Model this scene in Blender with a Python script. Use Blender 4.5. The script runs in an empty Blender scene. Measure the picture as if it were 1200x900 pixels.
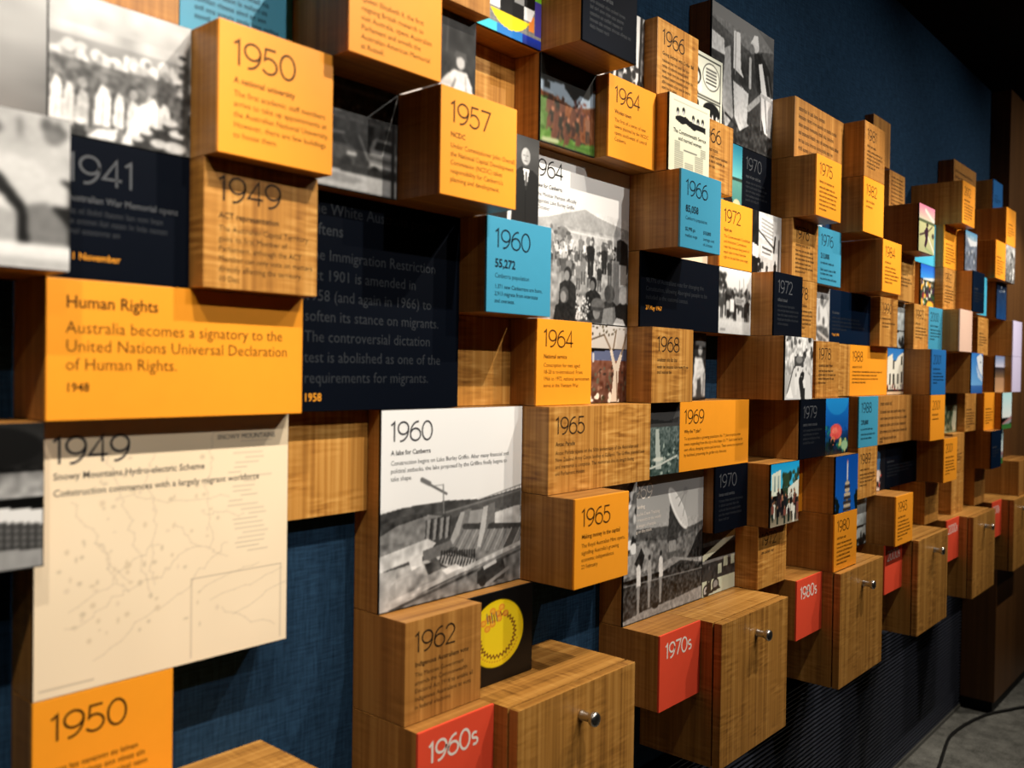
import bpy, bmesh, math, random
import numpy as np
from mathutils import Matrix, Vector

# ------------------------------------------------------------------ units
W = 0.17                       # width of one grid cell (m)
H = 0.17 * 0.9451              # height of one grid row (m)
S = 0.17 * 0.18251             # one depth step of the blocks (m)
Z0 = 9.12 * H                  # height of grid line 0 above the floor
scene = bpy.context.scene
COL = scene.collection
def gx(c): return c * W
def gz(r): return Z0 + r * H
def gy(n): return -n * S

# ------------------------------------------------------------------ camera
yaw, pitch, roll = 0.85324, -0.015085, 0.014666
cy_, sy_, cp_, sp_, cr_, sr_ = math.cos(yaw), math.sin(yaw), math.cos(pitch), math.sin(pitch), math.cos(roll), math.sin(roll)
fwd = Vector((sy_ * cp_, cy_ * cp_, sp_)); right = Vector((cy_, -sy_, 0)); up = right.cross(fwd)
r2 = right * cr_ + up * sr_; u2 = up * cr_ - right * sr_
cam_d = bpy.data.cameras.new('camera'); cam = bpy.data.objects.new('camera', cam_d); COL.objects.link(cam)
m = Matrix((r2, u2, -fwd)).transposed().to_4x4()
m.translation = Vector((-2.3795 * W, -(7.29176 - 0.645) * W, Z0 + 0.37785 * W))
cam.matrix_world = m
cam_d.sensor_fit = 'HORIZONTAL'; cam_d.sensor_width = 36.0; cam_d.lens = 1047.2 / 1200 * 36
cam_d.clip_start = 0.02
cam_d.dof.use_dof = True; cam_d.dof.focus_distance = 2.05; cam_d.dof.aperture_fstop = 3.5
scene.camera = cam

# ------------------------------------------------------------------ look, world, lights
scene.view_settings.view_transform = 'Standard'
try: scene.view_settings.look = 'None'
except Exception: pass
scene.view_settings.gamma = 1.0; scene.view_settings.use_curve_mapping = False
scene.view_settings.exposure = 0.0
wd = bpy.data.worlds.new('dim_room'); scene.world = wd; wd.use_nodes = True
wd.node_tree.nodes['Background'].inputs[0].default_value = (0.9, 0.95, 1.0, 1)
wd.node_tree.nodes['Background'].inputs[1].default_value = 0.004
def spot(c, y, z, tc, tz, energy, col=(1, 0.9, 0.76), size=1.9, rad=0.012, blend=0.6):
    d = bpy.data.lights.new('track_spot', 'SPOT'); o = bpy.data.objects.new('track_spot', d); COL.objects.link(o)
    o.location = (gx(c), y, z); t = Vector((gx(tc), 0, gz(tz))) - o.location
    o.rotation_euler = t.to_track_quat('-Z', 'Y').to_euler()
    d.energy = energy; d.color = col; d.spot_size = size; d.spot_blend = blend; d.shadow_soft_size = rad
LZ = 2.82
for c, e in ((0.0, 72), (4.6, 82), (9.2, 84), (13.8, 82), (18.4, 76), (23.0, 74), (27.6, 70)):
    spot(c, -1.0, LZ, c - 2.6, -1.8, e, size=1.1, blend=0.55)
spot(-3.2, -1.0, LZ, -0.6, -3.0, 52, size=0.95, blend=0.7)
for c, e in ((-3.5, 56), (3.0, 66), (9.5, 70), (16.0, 68), (22.5, 68), (29.0, 64)):
    spot(c, -1.9, LZ, c - 1.6, 3.0, e, col=(1, 0.94, 0.85), size=1.15, blend=1.0)

# ------------------------------------------------------------------ materials
def lin(c):
    c = c / 255.0
    return c / 12.92 if c <= 0.04045 else ((c + 0.055) / 1.055) ** 2.4
def L(r, g, b): return (lin(r), lin(g), lin(b), 1)
def newmat(name):
    mt = bpy.data.materials.new(name); mt.use_nodes = True
    nt = mt.node_tree; b = nt.nodes['Principled BSDF']
    return mt, nt, b
def N(nt, t, **kw):
    n = nt.nodes.new(t)
    for k, v in kw.items():
        if k in n.inputs: n.inputs[k].default_value = v
        else: setattr(n, k, v)
    return n
def coords(nt, sc, rnd=True):
    tc = N(nt, 'ShaderNodeTexCoord'); mp = N(nt, 'ShaderNodeMapping')
    if rnd:
        oi = N(nt, 'ShaderNodeObjectInfo'); ml = N(nt, 'ShaderNodeVectorMath', operation='SCALE')
        cmb = N(nt, 'ShaderNodeCombineXYZ')
        for i in range(3): nt.links.new(oi.outputs['Random'], cmb.inputs[i])
        ml.inputs['Scale'].default_value = 37.0
        nt.links.new(cmb.outputs[0], ml.inputs[0])
        ad = N(nt, 'ShaderNodeVectorMath', operation='ADD')
        nt.links.new(tc.outputs['Object'], ad.inputs[0]); nt.links.new(ml.outputs[0], ad.inputs[1])
        nt.links.new(ad.outputs[0], mp.inputs['Vector'])
    else: nt.links.new(tc.outputs['Object'], mp.inputs['Vector'])
    mp.inputs['Scale'].default_value = sc
    return mp
def flat(name, rgb, rough=0.45, spec=0.4, metal=0.0, bump=0.0):
    mt, nt, b = newmat(name)
    nz = N(nt, 'ShaderNodeTexNoise'); nz.inputs['Scale'].default_value = 45.0; nz.inputs['Detail'].default_value = 3.0
    mp = coords(nt, (1, 1, 1)); nt.links.new(mp.outputs[0], nz.inputs['Vector'])
    mx = N(nt, 'ShaderNodeMix', data_type='RGBA')
    c = L(*rgb); k = 0.94
    mx.inputs[6].default_value = (c[0] * k, c[1] * k, c[2] * k, 1); mx.inputs[7].default_value = c
    nt.links.new(nz.outputs['Fac'], mx.inputs[0]); nt.links.new(mx.outputs[2], b.inputs['Base Color'])
    b.inputs['Roughness'].default_value = rough; b.inputs['Specular IOR Level'].default_value = spec
    b.inputs['Metallic'].default_value = metal
    return mt
def wood(name, dark, mid, light, rip=0.5, sc=1.0, rough=0.42):
    mt, nt, b = newmat(name)
    tc = N(nt, 'ShaderNodeTexCoord'); sp_ = N(nt, 'ShaderNodeSeparateXYZ'); nt.links.new(tc.outputs['Object'], sp_.inputs[0])
    sw = N(nt, 'ShaderNodeCombineXYZ')                     # grain along x on horizontal faces, along z elsewhere
    nt.links.new(sp_.outputs[2], sw.inputs[0]); nt.links.new(sp_.outputs[1], sw.inputs[1]); nt.links.new(sp_.outputs[0], sw.inputs[2])
    nm_ = N(nt, 'ShaderNodeSeparateXYZ'); nt.links.new(tc.outputs['Normal'], nm_.inputs[0])
    ab = N(nt, 'ShaderNodeMath', operation='ABSOLUTE'); nt.links.new(nm_.outputs[2], ab.inputs[0])
    gt = N(nt, 'ShaderNodeMath', operation='GREATER_THAN'); gt.inputs[1].default_value = 0.7; nt.links.new(ab.outputs[0], gt.inputs[0])
    mv = N(nt, 'ShaderNodeMix', data_type='VECTOR'); nt.links.new(gt.outputs[0], mv.inputs[0]); nt.links.new(tc.outputs['Object'], mv.inputs[4]); nt.links.new(sw.outputs[0], mv.inputs[5])
    oi = N(nt, 'ShaderNodeObjectInfo'); sc_ = N(nt, 'ShaderNodeMath', operation='MULTIPLY'); sc_.inputs[1].default_value = 37.0; nt.links.new(oi.outputs['Random'], sc_.inputs[0])
    ad0 = N(nt, 'ShaderNodeVectorMath', operation='ADD'); nt.links.new(mv.outputs[1], ad0.inputs[0]); nt.links.new(sc_.outputs[0], ad0.inputs[1])
    def layer(scale, detail, dist, r=0.55):
        mp = N(nt, 'ShaderNodeMapping'); mp.inputs['Scale'].default_value = scale; nt.links.new(ad0.outputs[0], mp.inputs['Vector'])
        n = N(nt, 'ShaderNodeTexNoise'); n.inputs['Scale'].default_value = 1.0; n.inputs['Detail'].default_value = detail; n.inputs['Roughness'].default_value = r; n.inputs['Distortion'].default_value = dist
        nt.links.new(mp.outputs[0], n.inputs['Vector']); return n
    fine = layer((150 * sc, 150 * sc, 2.0), 4, 0.15); band = layer((38 * sc, 38 * sc, 0.7), 2, 0.0); rpl = layer((20, 20, 150), 0.5, 0.5); patch = layer((12, 12, 16), 1, 0.4)
    # fiddleback ripples, stronger in some patches than in others
    rm = N(nt, 'ShaderNodeMapRange'); rm.inputs[1].default_value = 0.38; rm.inputs[2].default_value = 0.62; nt.links.new(patch.outputs['Fac'], rm.inputs[0])
    rc = N(nt, 'ShaderNodeMath', operation='SUBTRACT'); rc.inputs[1].default_value = 0.5; nt.links.new(rpl.outputs['Fac'], rc.inputs[0])
    rr = N(nt, 'ShaderNodeMath', operation='MULTIPLY'); nt.links.new(rc.outputs[0], rr.inputs[0]); nt.links.new(rm.outputs[0], rr.inputs[1])
    a1 = N(nt, 'ShaderNodeMath', operation='MULTIPLY'); a1.inputs[1].default_value = 0.5; nt.links.new(fine.outputs['Fac'], a1.inputs[0])
    a2 = N(nt, 'ShaderNodeMath', operation='MULTIPLY_ADD'); a2.inputs[1].default_value = 0.5; nt.links.new(band.outputs['Fac'], a2.inputs[0]); nt.links.new(a1.outputs[0], a2.inputs[2])
    a3 = N(nt, 'ShaderNodeMath', operation='MULTIPLY_ADD'); a3.inputs[1].default_value = rip; nt.links.new(rr.outputs[0], a3.inputs[0]); nt.links.new(a2.outputs[0], a3.inputs[2])
    rp = N(nt, 'ShaderNodeValToRGB'); e = rp.color_ramp.elements
    e[0].position = 0.29; e[0].color = L(*dark); e[1].position = 0.71; e[1].color = L(*light)
    k = e.new(0.5); k.color = L(*mid)
    nt.links.new(a3.outputs[0], rp.inputs[0]); nt.links.new(rp.outputs[0], b.inputs['Base Color'])
    b.inputs['Roughness'].default_value = rough; b.inputs['Specular IOR Level'].default_value = 0.3
    bp = N(nt, 'ShaderNodeBump'); bp.inputs['Strength'].default_value = 0.05; bp.inputs['Distance'].default_value = 0.0005
    nt.links.new(fine.outputs['Fac'], bp.inputs['Height']); nt.links.new(bp.outputs[0], b.inputs['Normal'])
    return mt
M = {}
M['wood'] = wood('oak_veneer', (124, 80, 34), (168, 115, 54), (200, 146, 76), 0.22)
M['woodf'] = wood('figured_oak_veneer', (132, 84, 34), (184, 128, 58), (218, 165, 90), 0.6)
M['woodd'] = wood('drawer_oak_veneer', (116, 76, 32), (174, 122, 56), (206, 154, 82), 0.42)
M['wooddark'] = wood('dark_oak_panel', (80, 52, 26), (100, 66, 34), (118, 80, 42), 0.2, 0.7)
M['woodpale'] = flat('pale_pink_laminate', (232, 196, 176), 0.4)
M['orange'] = flat('orange_laminate', (250, 160, 38), 0.42)
M['blue'] = flat('sky_blue_laminate', (62, 150, 184), 0.42)
M['deepblue'] = flat('deep_blue_laminate', (34, 108, 176), 0.42)
M['cyan'] = flat('cyan_laminate', (70, 180, 215), 0.42)
M['navy'] = flat('navy_laminate', (6, 11, 21), 0.55, 0.04)
M['navyblue'] = flat('midnight_blue_laminate', (4, 22, 44), 0.55, 0.05)
M['red'] = flat('coral_red_laminate', (244, 84, 56), 0.42)
M['white'] = flat('white_laminate', (236, 236, 240), 0.35)
M['lavender'] = flat('lavender_laminate', (214, 206, 240), 0.35)
M['black'] = flat('black_laminate', (14, 14, 16), 0.5, 0.15)
M['i_dark'] = flat('dark_print', (44, 32, 22), 0.5, 0.2)
M['i_brown'] = flat('brown_print', (66, 42, 14), 0.5, 0.2)
M['i_grey'] = flat('grey_print', (74, 77, 82), 0.5, 0.2)
M['i_dim'] = flat('dim_grey_print', (44, 48, 54), 0.5, 0.2)
M['i_charc'] = flat('charcoal_print', (56, 56, 62), 0.5, 0.2)
M['i_white'] = flat('white_print', (245, 235, 225), 0.5, 0.2)
M['i_gold'] = flat('gold_print', (226, 150, 40), 0.5, 0.2)
M['i_navy'] = flat('navy_print', (14, 34, 48), 0.5, 0.2)
M['i_black'] = flat('black_print', (20, 20, 22), 0.5, 0.2)
mt, nt, b = newmat('photographic_print'); at = N(nt, 'ShaderNodeVertexColor'); at.layer_name = 'print'
nt.links.new(at.outputs['Color'], b.inputs['Base Color']); b.inputs['Roughness'].default_value = 0.4; b.inputs['Specular IOR Level'].default_value = 0.3
M['photo'] = mt
mt, nt, b = newmat('brushed_steel'); b.inputs['Base Color'].default_value = (0.55, 0.54, 0.52, 1); b.inputs['Metallic'].default_value = 1
nz = N(nt, 'ShaderNodeTexNoise'); nz.inputs['Scale'].default_value = 300; mr = N(nt, 'ShaderNodeMapRange'); mr.inputs[3].default_value = 0.2; mr.inputs[4].default_value = 0.4
nt.links.new(nz.outputs['Fac'], mr.inputs[0]); nt.links.new(mr.outputs[0], b.inputs['Roughness']); M['steel'] = mt
mt, nt, b = newmat('navy_wall_fabric')
mp = coords(nt, (260, 1, 24), False); n1 = N(nt, 'ShaderNodeTexNoise'); n1.inputs['Scale'].default_value = 1; n1.inputs['Detail'].default_value = 3; nt.links.new(mp.outputs[0], n1.inputs['Vector'])
mp2 = coords(nt, (24, 1, 300), False); n2 = N(nt, 'ShaderNodeTexNoise'); n2.inputs['Scale'].default_value = 1; n2.inputs['Detail'].default_value = 3; nt.links.new(mp2.outputs[0], n2.inputs['Vector'])
ad = N(nt, 'ShaderNodeMath', operation='ADD'); nt.links.new(n1.outputs['Fac'], ad.inputs[0]); nt.links.new(n2.outputs['Fac'], ad.inputs[1])
rp = N(nt, 'ShaderNodeValToRGB'); rp.color_ramp.elements[0].position = 0.36; rp.color_ramp.elements[1].position = 0.68
hv = N(nt, 'ShaderNodeMath', operation='MULTIPLY'); hv.inputs[1].default_value = 0.5; nt.links.new(ad.outputs[0], hv.inputs[0]); nt.links.new(hv.outputs[0], rp.inputs[0])
rp.color_ramp.elements[0].color = L(17, 37, 57); rp.color_ramp.elements[1].color = L(38, 67, 94)
nt.links.new(rp.outputs[0], b.inputs['Base Color']); b.inputs['Roughness'].default_value = 0.9; b.inputs['Specular IOR Level'].default_value = 0.1
M['fabric'] = mt
M['ceil'] = flat('black_ceiling_paint', (10, 10, 11), 0.9, 0.1)
M['grille'] = flat('black_slat_paint', (50, 54, 66), 0.45, 0.4)
M['grilleback'] = flat('black_backing', (6, 6, 8), 0.9, 0.1)
M['rubber'] = flat('black_rubber', (16, 16, 16), 0.5, 0.4)
mt, nt, b = newmat('speckled_grey_carpet')
mp = coords(nt, (1, 1, 1), False); n1 = N(nt, 'ShaderNodeTexNoise'); n1.inputs['Scale'].default_value = 9; n1.inputs['Detail'].default_value = 8; n1.inputs['Roughness'].default_value = 0.75; nt.links.new(mp.outputs[0], n1.inputs['Vector'])
n2 = N(nt, 'ShaderNodeTexNoise'); n2.inputs['Scale'].default_value = 160; n2.inputs['Detail'].default_value = 2; nt.links.new(mp.outputs[0], n2.inputs['Vector'])
ad = N(nt, 'ShaderNodeMath', operation='MULTIPLY_ADD'); ad.inputs[1].default_value = 0.35; nt.links.new(n2.outputs['Fac'], ad.inputs[0]); nt.links.new(n1.outputs['Fac'], ad.inputs[2])
rp = N(nt, 'ShaderNodeValToRGB'); rp.color_ramp.elements[0].position = 0.48; rp.color_ramp.elements[1].position = 0.9
rp.color_ramp.elements[0].color = L(62, 62, 58); rp.color_ramp.elements[1].color = L(146, 146, 140)
nt.links.new(ad.outputs[0], rp.inputs[0]); nt.links.new(rp.outputs[0], b.inputs['Base Color']); b.inputs['Roughness'].default_value = 0.95
M['carpet'] = mt

# ------------------------------------------------------------------ mesh helpers
def link(name, me, mat, parent=None, loc=(0, 0, 0)):
    o = bpy.data.objects.new(name, me); COL.objects.link(o)
    if mat: me.materials.append(mat)
    o.location = loc
    if parent: o.parent = parent
    return o
def boxbm(bm, x0, x1, y0, y1, z0, z1, bev=0.0):
    r = bmesh.ops.create_cube(bm, size=1.0)
    vs = r['verts']
    for v in vs:
        v.co = Vector((x0 + (v.co.x + .5) * (x1 - x0), y0 + (v.co.y + .5) * (y1 - y0), z0 + (v.co.z + .5) * (z1 - z0)))
    if bev:
        es = list({e for v in vs for e in v.link_edges})
        bmesh.ops.bevel(bm, geom=es, offset=bev, segments=2, profile=0.5, affect='EDGES')
def bm_mesh(bm, name):
    bmesh.ops.recalc_face_normals(bm, faces=bm.faces)
    me = bpy.data.meshes.new(name); bm.to_mesh(me); bm.free(); return me
def box(name, mat, parent, x0, x1, y0, y1, z0, z1, bev=0.0007):
    bm = bmesh.new(); boxbm(bm, x0, x1, y0, y1, z0, z1, bev)
    return link(name, bm_mesh(bm, name), mat, parent)
def empty(name, loc, label, cat, group=None):
    o = bpy.data.objects.new(name, None); COL.objects.link(o); o.location = loc; o.empty_display_size = 0.02
    o['label'] = label; o['category'] = cat
    if group: o['group'] = group
    return o
def structure(o): o['kind'] = 'structure'; return o

# lettering: thin stroke numerals ------------------------------------------------
def arc(cx, cy, rx, ry, a0, a1, n=14):
    return [(cx + rx * math.cos(math.radians(a0 + (a1 - a0) * i / n)), cy + ry * math.sin(math.radians(a0 + (a1 - a0) * i / n))) for i in range(n + 1)]
DIG = {
 '0': (0.90, [arc(.42, .5, .36, .5, 90, 450, 30)]),
 '1': (0.48, [[(.03, .84), (.25, 1.0), (.25, 0)]]),
 '2': (0.80, [arc(.35, .71, .31, .29, 165, -30, 16) + [(.05, 0), (.70, 0)]]),
 '3': (0.80, [[(.08, 1), (.64, 1), (.32, .60)] + arc(.33, .30, .35, .30, 85, -150, 18)]),
 '4': (0.86, [[(.56, 0), (.56, 1), (.05, .27), (.76, .27)]]),
 '5': (0.80, [[(.64, 1), (.16, 1), (.11, .54)] + arc(.33, .32, .36, .32, 112, -148, 18)]),
 '6': (0.84, [arc(.60, .36, .55, .64, 86, 176, 10) + arc(.41, .32, .36, .32, 176, -184, 28)]),
 '7': (0.78, [[(.04, 1), (.70, 1), (.25, 0)]]),
 '8': (0.84, [arc(.40, .76, .28, .24, -90, 270, 24), arc(.40, .26, .35, .26, 90, 450, 26)]),
 '9': (0.84, [arc(.20, .64, .55, .64, -94, -4, 10) + arc(.39, .68, .36, .32, -4, 356, 28)]),
 's': (0.56, [arc(.26, .50, .19, .15, 40, 260, 12) + arc(.27, .19, .20, .165, 90, -130, 12)]),
}
def stroke_mesh(text, cap, th):
    verts, faces = [], []; x = 0.0
    for ch in text:
        adv, ps = DIG[ch]
        for pl in ps:
            P = [Vector((x + a * cap, b_ * cap)) for a, b_ in pl]
            n = len(P); base = len(verts)
            for i in range(n):
                d0 = (P[i] - P[i - 1]).normalized() if i > 0 else None
                d1 = (P[i + 1] - P[i]).normalized() if i < n - 1 else None
                d0 = d0 or d1; d1 = d1 or d0
                if (P[0] - P[-1]).length < 1e-6 and i in (0, n - 1): d0 = (P[-1] - P[-2]).normalized(); d1 = (P[1] - P[0]).normalized()
                t = (d0 + d1); t = t.normalized() if t.length > 1e-4 else d1
                nn = Vector((-t.y, t.x)); k = max(0.45, abs(nn.dot(Vector((-d1.y, d1.x)))))
                o = nn * (th / 2 / k)
                verts += [P[i] + o, P[i] - o]
            for i in range(n - 1):
                a = base + 2 * i; faces.append((a, a + 1, a + 3, a + 2))
        x += adv * cap
    return verts, faces, x
_fc = {}
def font_mesh(text, bold=0.0, space=1.0):
    key = (text, bold, space)
    if key in _fc: return _fc[key]
    cu = bpy.data.curves.new('t', 'FONT'); cu.body = text; cu.size = 1.0; cu.resolution_u = 2; cu.offset = bold; cu.space_character = space
    ob = bpy.data.objects.new('t', cu); COL.objects.link(ob)
    dg = bpy.context.evaluated_depsgraph_get(); me = ob.evaluated_get(dg).to_mesh()
    v = [Vector((q.co.x, q.co.y)) for q in me.vertices]; f = [tuple(p.vertices) for p in me.polygons]
    ob.evaluated_get(dg).to_mesh_clear(); bpy.data.objects.remove(ob); bpy.data.curves.remove(cu)
    _fc[key] = (v, f); return v, f
CAPH = max(v.y for v in font_mesh('H')[0])
class Print:                         # collects flat lettering on a face; u right, v down (m)
    def __init__(self): self.v = []; self.f = []
    def add(self, v, f, ox, oy, s=1.0, sx=1.0):
        b0 = len(self.v)
        self.v += [(ox + q.x * s * sx, oy + q.y * s) for q in v]; self.f += [tuple(i + b0 for i in p) for p in f]
    def num(self, t, u, v, cap, th):
        a, f, w = stroke_mesh(t, cap, th); self.add(a, f, u, -v - cap); return w
    def text(self, t, u, v, cap, bold=0.0, sx=0.96, maxw=None):   # v = baseline
        a, f = font_mesh(t, bold); s = cap / CAPH
        if maxw and a:
            wd_ = max(q.x for q in a) * s * sx
            if wd_ > maxw: sx *= maxw / wd_
        self.add(a, f, u, -v, s, sx)
    def bars(self, rng, u, v, w, cap):  # a line of print too small to read
        x = u; st = cap * .13
        def q(a, b_, c, d):
            k = len(self.v); self.v += [(a, b_ - v), (c, b_ - v), (c, d - v), (a, d - v)]; self.f.append((k, k + 1, k + 2, k + 3))
        while x < u + w - cap:
            for _ in range(rng.choice((2, 3, 4, 5, 6, 7))):
                if x > u + w: break
                t = rng.random(); lw = cap * .5
                if t < .25: q(x, 0, x + st, cap); x += cap * .3
                elif t < .6: q(x, 0, x + st, cap * .68); q(x + lw - st, 0, x + lw, cap * .68); q(x + st, cap * .55, x + lw - st, cap * .68); x += cap * .68
                else: q(x, 0, x + st, cap * .68); q(x + lw - st, 0, x + lw, cap * .68); q(x + st, cap * .55, x + lw - st, cap * .68); q(x + st, 0, x + lw - st, st); x += cap * .68
            x += cap * 0.4
    def build(self, name, mat, parent, x0, ytop, yface):
        if not self.v: return
        me = bpy.data.meshes.new(name)
        me.from_pydata([(x0 + a, yface - 0.00025, ytop + b_) for a, b_ in self.v], [], self.f); me.update()
        return link(name, me, mat, parent)

# printed pictures ---------------------------------------------------------------
class Pic:
    def __init__(self, w, h, seed):
        self.w, self.h = w, h; self.r = np.random.RandomState(seed)
        self.a = np.zeros((h, w, 3)); yy, xx = np.mgrid[0:h, 0:w]
        self.u = xx / (w - 1.0); self.v = yy / (h - 1.0); self.asp = w / h
    def c(self, c): return np.array([c, c, c], float) if np.isscalar(c) else np.array(c, float)
    def grad(self, c0, c1, v0=0., v1=1., u0=0., u1=1.):
        t = np.clip((self.v - v0) / max(v1 - v0, 1e-6), 0, 1)[..., None]
        mk = ((self.v >= v0) & (self.v <= v1) & (self.u >= u0) & (self.u <= u1))
        self.a[mk] = (self.c(c0) * (1 - t) + self.c(c1) * t)[mk]; return self
    def ell(self, cx, cy, rx, ry, c, rot=0., al=1.):
        ca, sa = math.cos(rot), math.sin(rot); dx = (self.u - cx) * self.asp; dy = self.v - cy
        p = (dx * ca + dy * sa) / (rx * self.asp); q = (-dx * sa + dy * ca) / ry
        k = np.clip((1.0 - np.sqrt(p * p + q * q)) * min(rx * self.w, ry * self.h) + .5, 0, 1)[..., None] * al
        self.a = self.a * (1 - k) + self.c(c) * k; return self
    def poly(self, pts, c, al=1.):
        ins = np.zeros(self.u.shape, bool); n = len(pts)
        for i in range(n):
            (x0, y0), (x1, y1) = pts[i], pts[(i + 1) % n]
            if y0 == y1: continue
            cond = ((y0 > self.v) != (y1 > self.v)) & (self.u < (x1 - x0) * (self.v - y0) / (y1 - y0) + x0)
            ins ^= cond
        self.a[ins] = self.a[ins] * (1 - al) + self.c(c) * al; return self
    def line(self, x0, y0, x1, y1, th, c, al=1.):
        dx, dy = (x1 - x0), (y1 - y0) / self.asp; l2 = dx * dx + dy * dy + 1e-9
        px, py = self.u - x0, (self.v - y0) / self.asp
        t = np.clip((px * dx + py * dy) / l2, 0, 1); d = np.hypot(px - t * dx, py - t * dy)
        k = np.clip((th / 2 - d) * self.w + .5, 0, 1)[..., None] * al
        self.a = self.a * (1 - k) + self.c(c) * k; return self
    def noise(self, sc, amp, v0=0., v1=1., u0=0., u1=1., sx=1.0, tint=None):
        gh, gw = max(2, int(sc)), max(2, int(sc * self.asp * sx)); g = self.r.rand(gh + 1, gw + 1)
        y = self.v * gh * .999; x = self.u * gw * .999; i = y.astype(int); j = x.astype(int); fy = y - i; fx = x - j
        q = (g[i, j] * (1 - fx) + g[i, j + 1] * fx) * (1 - fy) + (g[i + 1, j] * (1 - fx) + g[i + 1, j + 1] * fx) * fy - .5
        mk = ((self.v >= v0) & (self.v <= v1) & (self.u >= u0) & (self.u <= u1))[..., None]
        t = np.ones(3) if tint is None else np.array(tint, float)
        self.a = self.a + mk * q[..., None] * 2 * amp * t; return self
    def blur(self, n=1):
        for _ in range(n):
            b = np.pad(self.a, ((1, 1), (1, 1), (0, 0)), mode='edge'); b = (b[:-2] + 2 * b[1:-1] + b[2:]) / 4; self.a = (b[:, :-2] + 2 * b[:, 1:-1] + b[:, 2:]) / 4
        return self
    def grain(self, amp=10, lo=30):
        self.noise(lo, amp); self.noise(lo * 2, amp); self.a += (self.r.rand(self.h, self.w, 1) - .5) * amp; return self
    def face(self, x, y, s, skin=190, hair=50):
        k = 1 / self.asp; c = self.c(skin)
        self.ell(x, y, s * .74 * k, s, hair); self.ell(x, y + s * .18, s * .66 * k, s * .84, c); self.ell(x + s * .3 * k, y + s * .2, s * .34 * k, s * .7, c * .8, 0, .6)
        for d in (-.24, .24): self.ell(x + d * s * k, y + s * .1, s * .15 * k, s * .06, c * .55)
        self.ell(x, y + s * .34, s * .09 * k, s * .13, c * .75); self.ell(x, y + s * .62, s * .22 * k, s * .06, c * .5); return self
    def person(self, x, y, s, body, head=None, legs=None, w=.16):   # y feet, s height (v units)
        asp = 1 / self.asp; bw = s * w * asp
        head = 190 if head is None else head; legs = body if legs is None else legs
        self.poly([(x - bw * .7, y), (x - bw * .15, y), (x, y - s * .45), (x + bw * .15, y), (x + bw * .7, y), (x + bw * .75, y - s * .5), (x - bw * .75, y - s * .5)], legs)
        self.poly([(x - bw * .8, y - s * .42), (x + bw * .8, y - s * .42), (x + bw, y - s * .78), (x + bw * .3, y - s * .86), (x - bw * .3, y - s * .86), (x - bw, y - s * .78)], body)
        self.ell(x, y - s * .925, s * .06 * asp, s * .078, head); return self
    def people(self, n, u0, u1, v0, v1, s, bodies, heads=(70, 200)):
        q = sorted([(self.r.uniform(v0, v1), self.r.uniform(u0, u1)) for _ in range(n)])
        for y, x in q:
            bd = bodies[self.r.randint(len(bodies))]; lg = bodies[self.r.randint(len(bodies))]
            self.person(x, y, s * self.r.uniform(.85, 1.15), bd, heads[self.r.randint(len(heads))], lg, .17)
        return self
    def foliage(self, n, u0, u1, v0, v1, r, cols):
        for _ in range(n):
            self.ell(self.r.uniform(u0, u1), self.r.uniform(v0, v1), r * self.r.uniform(.4, 1.2) / self.asp, r * self.r.uniform(.4, 1.2), cols[self.r.randint(len(cols))])
        return self
    def mesh(self, name, x0, x1, y, ztop, zbot, mat, parent):
        a = np.clip(self.a, 0, 255) / 255.0; a = np.where(a <= .04045, a / 12.92, ((a + .055) / 1.055) ** 2.4)
        w, h = self.w, self.h
        co = np.stack([x0 + self.u * (x1 - x0), np.full(self.u.shape, y), ztop + self.v * (zbot - ztop)], -1).reshape(-1, 3)
        idx = np.arange(w * h).reshape(h, w)
        q = np.stack([idx[1:, :-1], idx[1:, 1:], idx[:-1, 1:], idx[:-1, :-1]], -1).reshape(-1, 4)
        me = bpy.data.meshes.new(name); me.vertices.add(w * h); me.vertices.foreach_set('co', co.ravel())
        me.loops.add(q.size); me.loops.foreach_set('vertex_index', q.ravel().astype(np.int32))
        me.polygons.add(len(q)); me.polygons.foreach_set('loop_start', np.arange(0, q.size, 4, dtype=np.int32))
        try: me.polygons.foreach_set('loop_total', np.full(len(q), 4, np.int32))
        except Exception: pass
        me.update(calc_edges=True)
        ca = me.color_attributes.new('print', 'FLOAT_COLOR', 'POINT')
        ca.data.foreach_set('color', np.concatenate([a.reshape(-1, 3), np.ones((w * h, 1))], 1).ravel().astype(np.float32))
        return link(name, me, mat, parent)
PICS = {}
def pic(f): PICS[f.__name__] = f; return f

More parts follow.
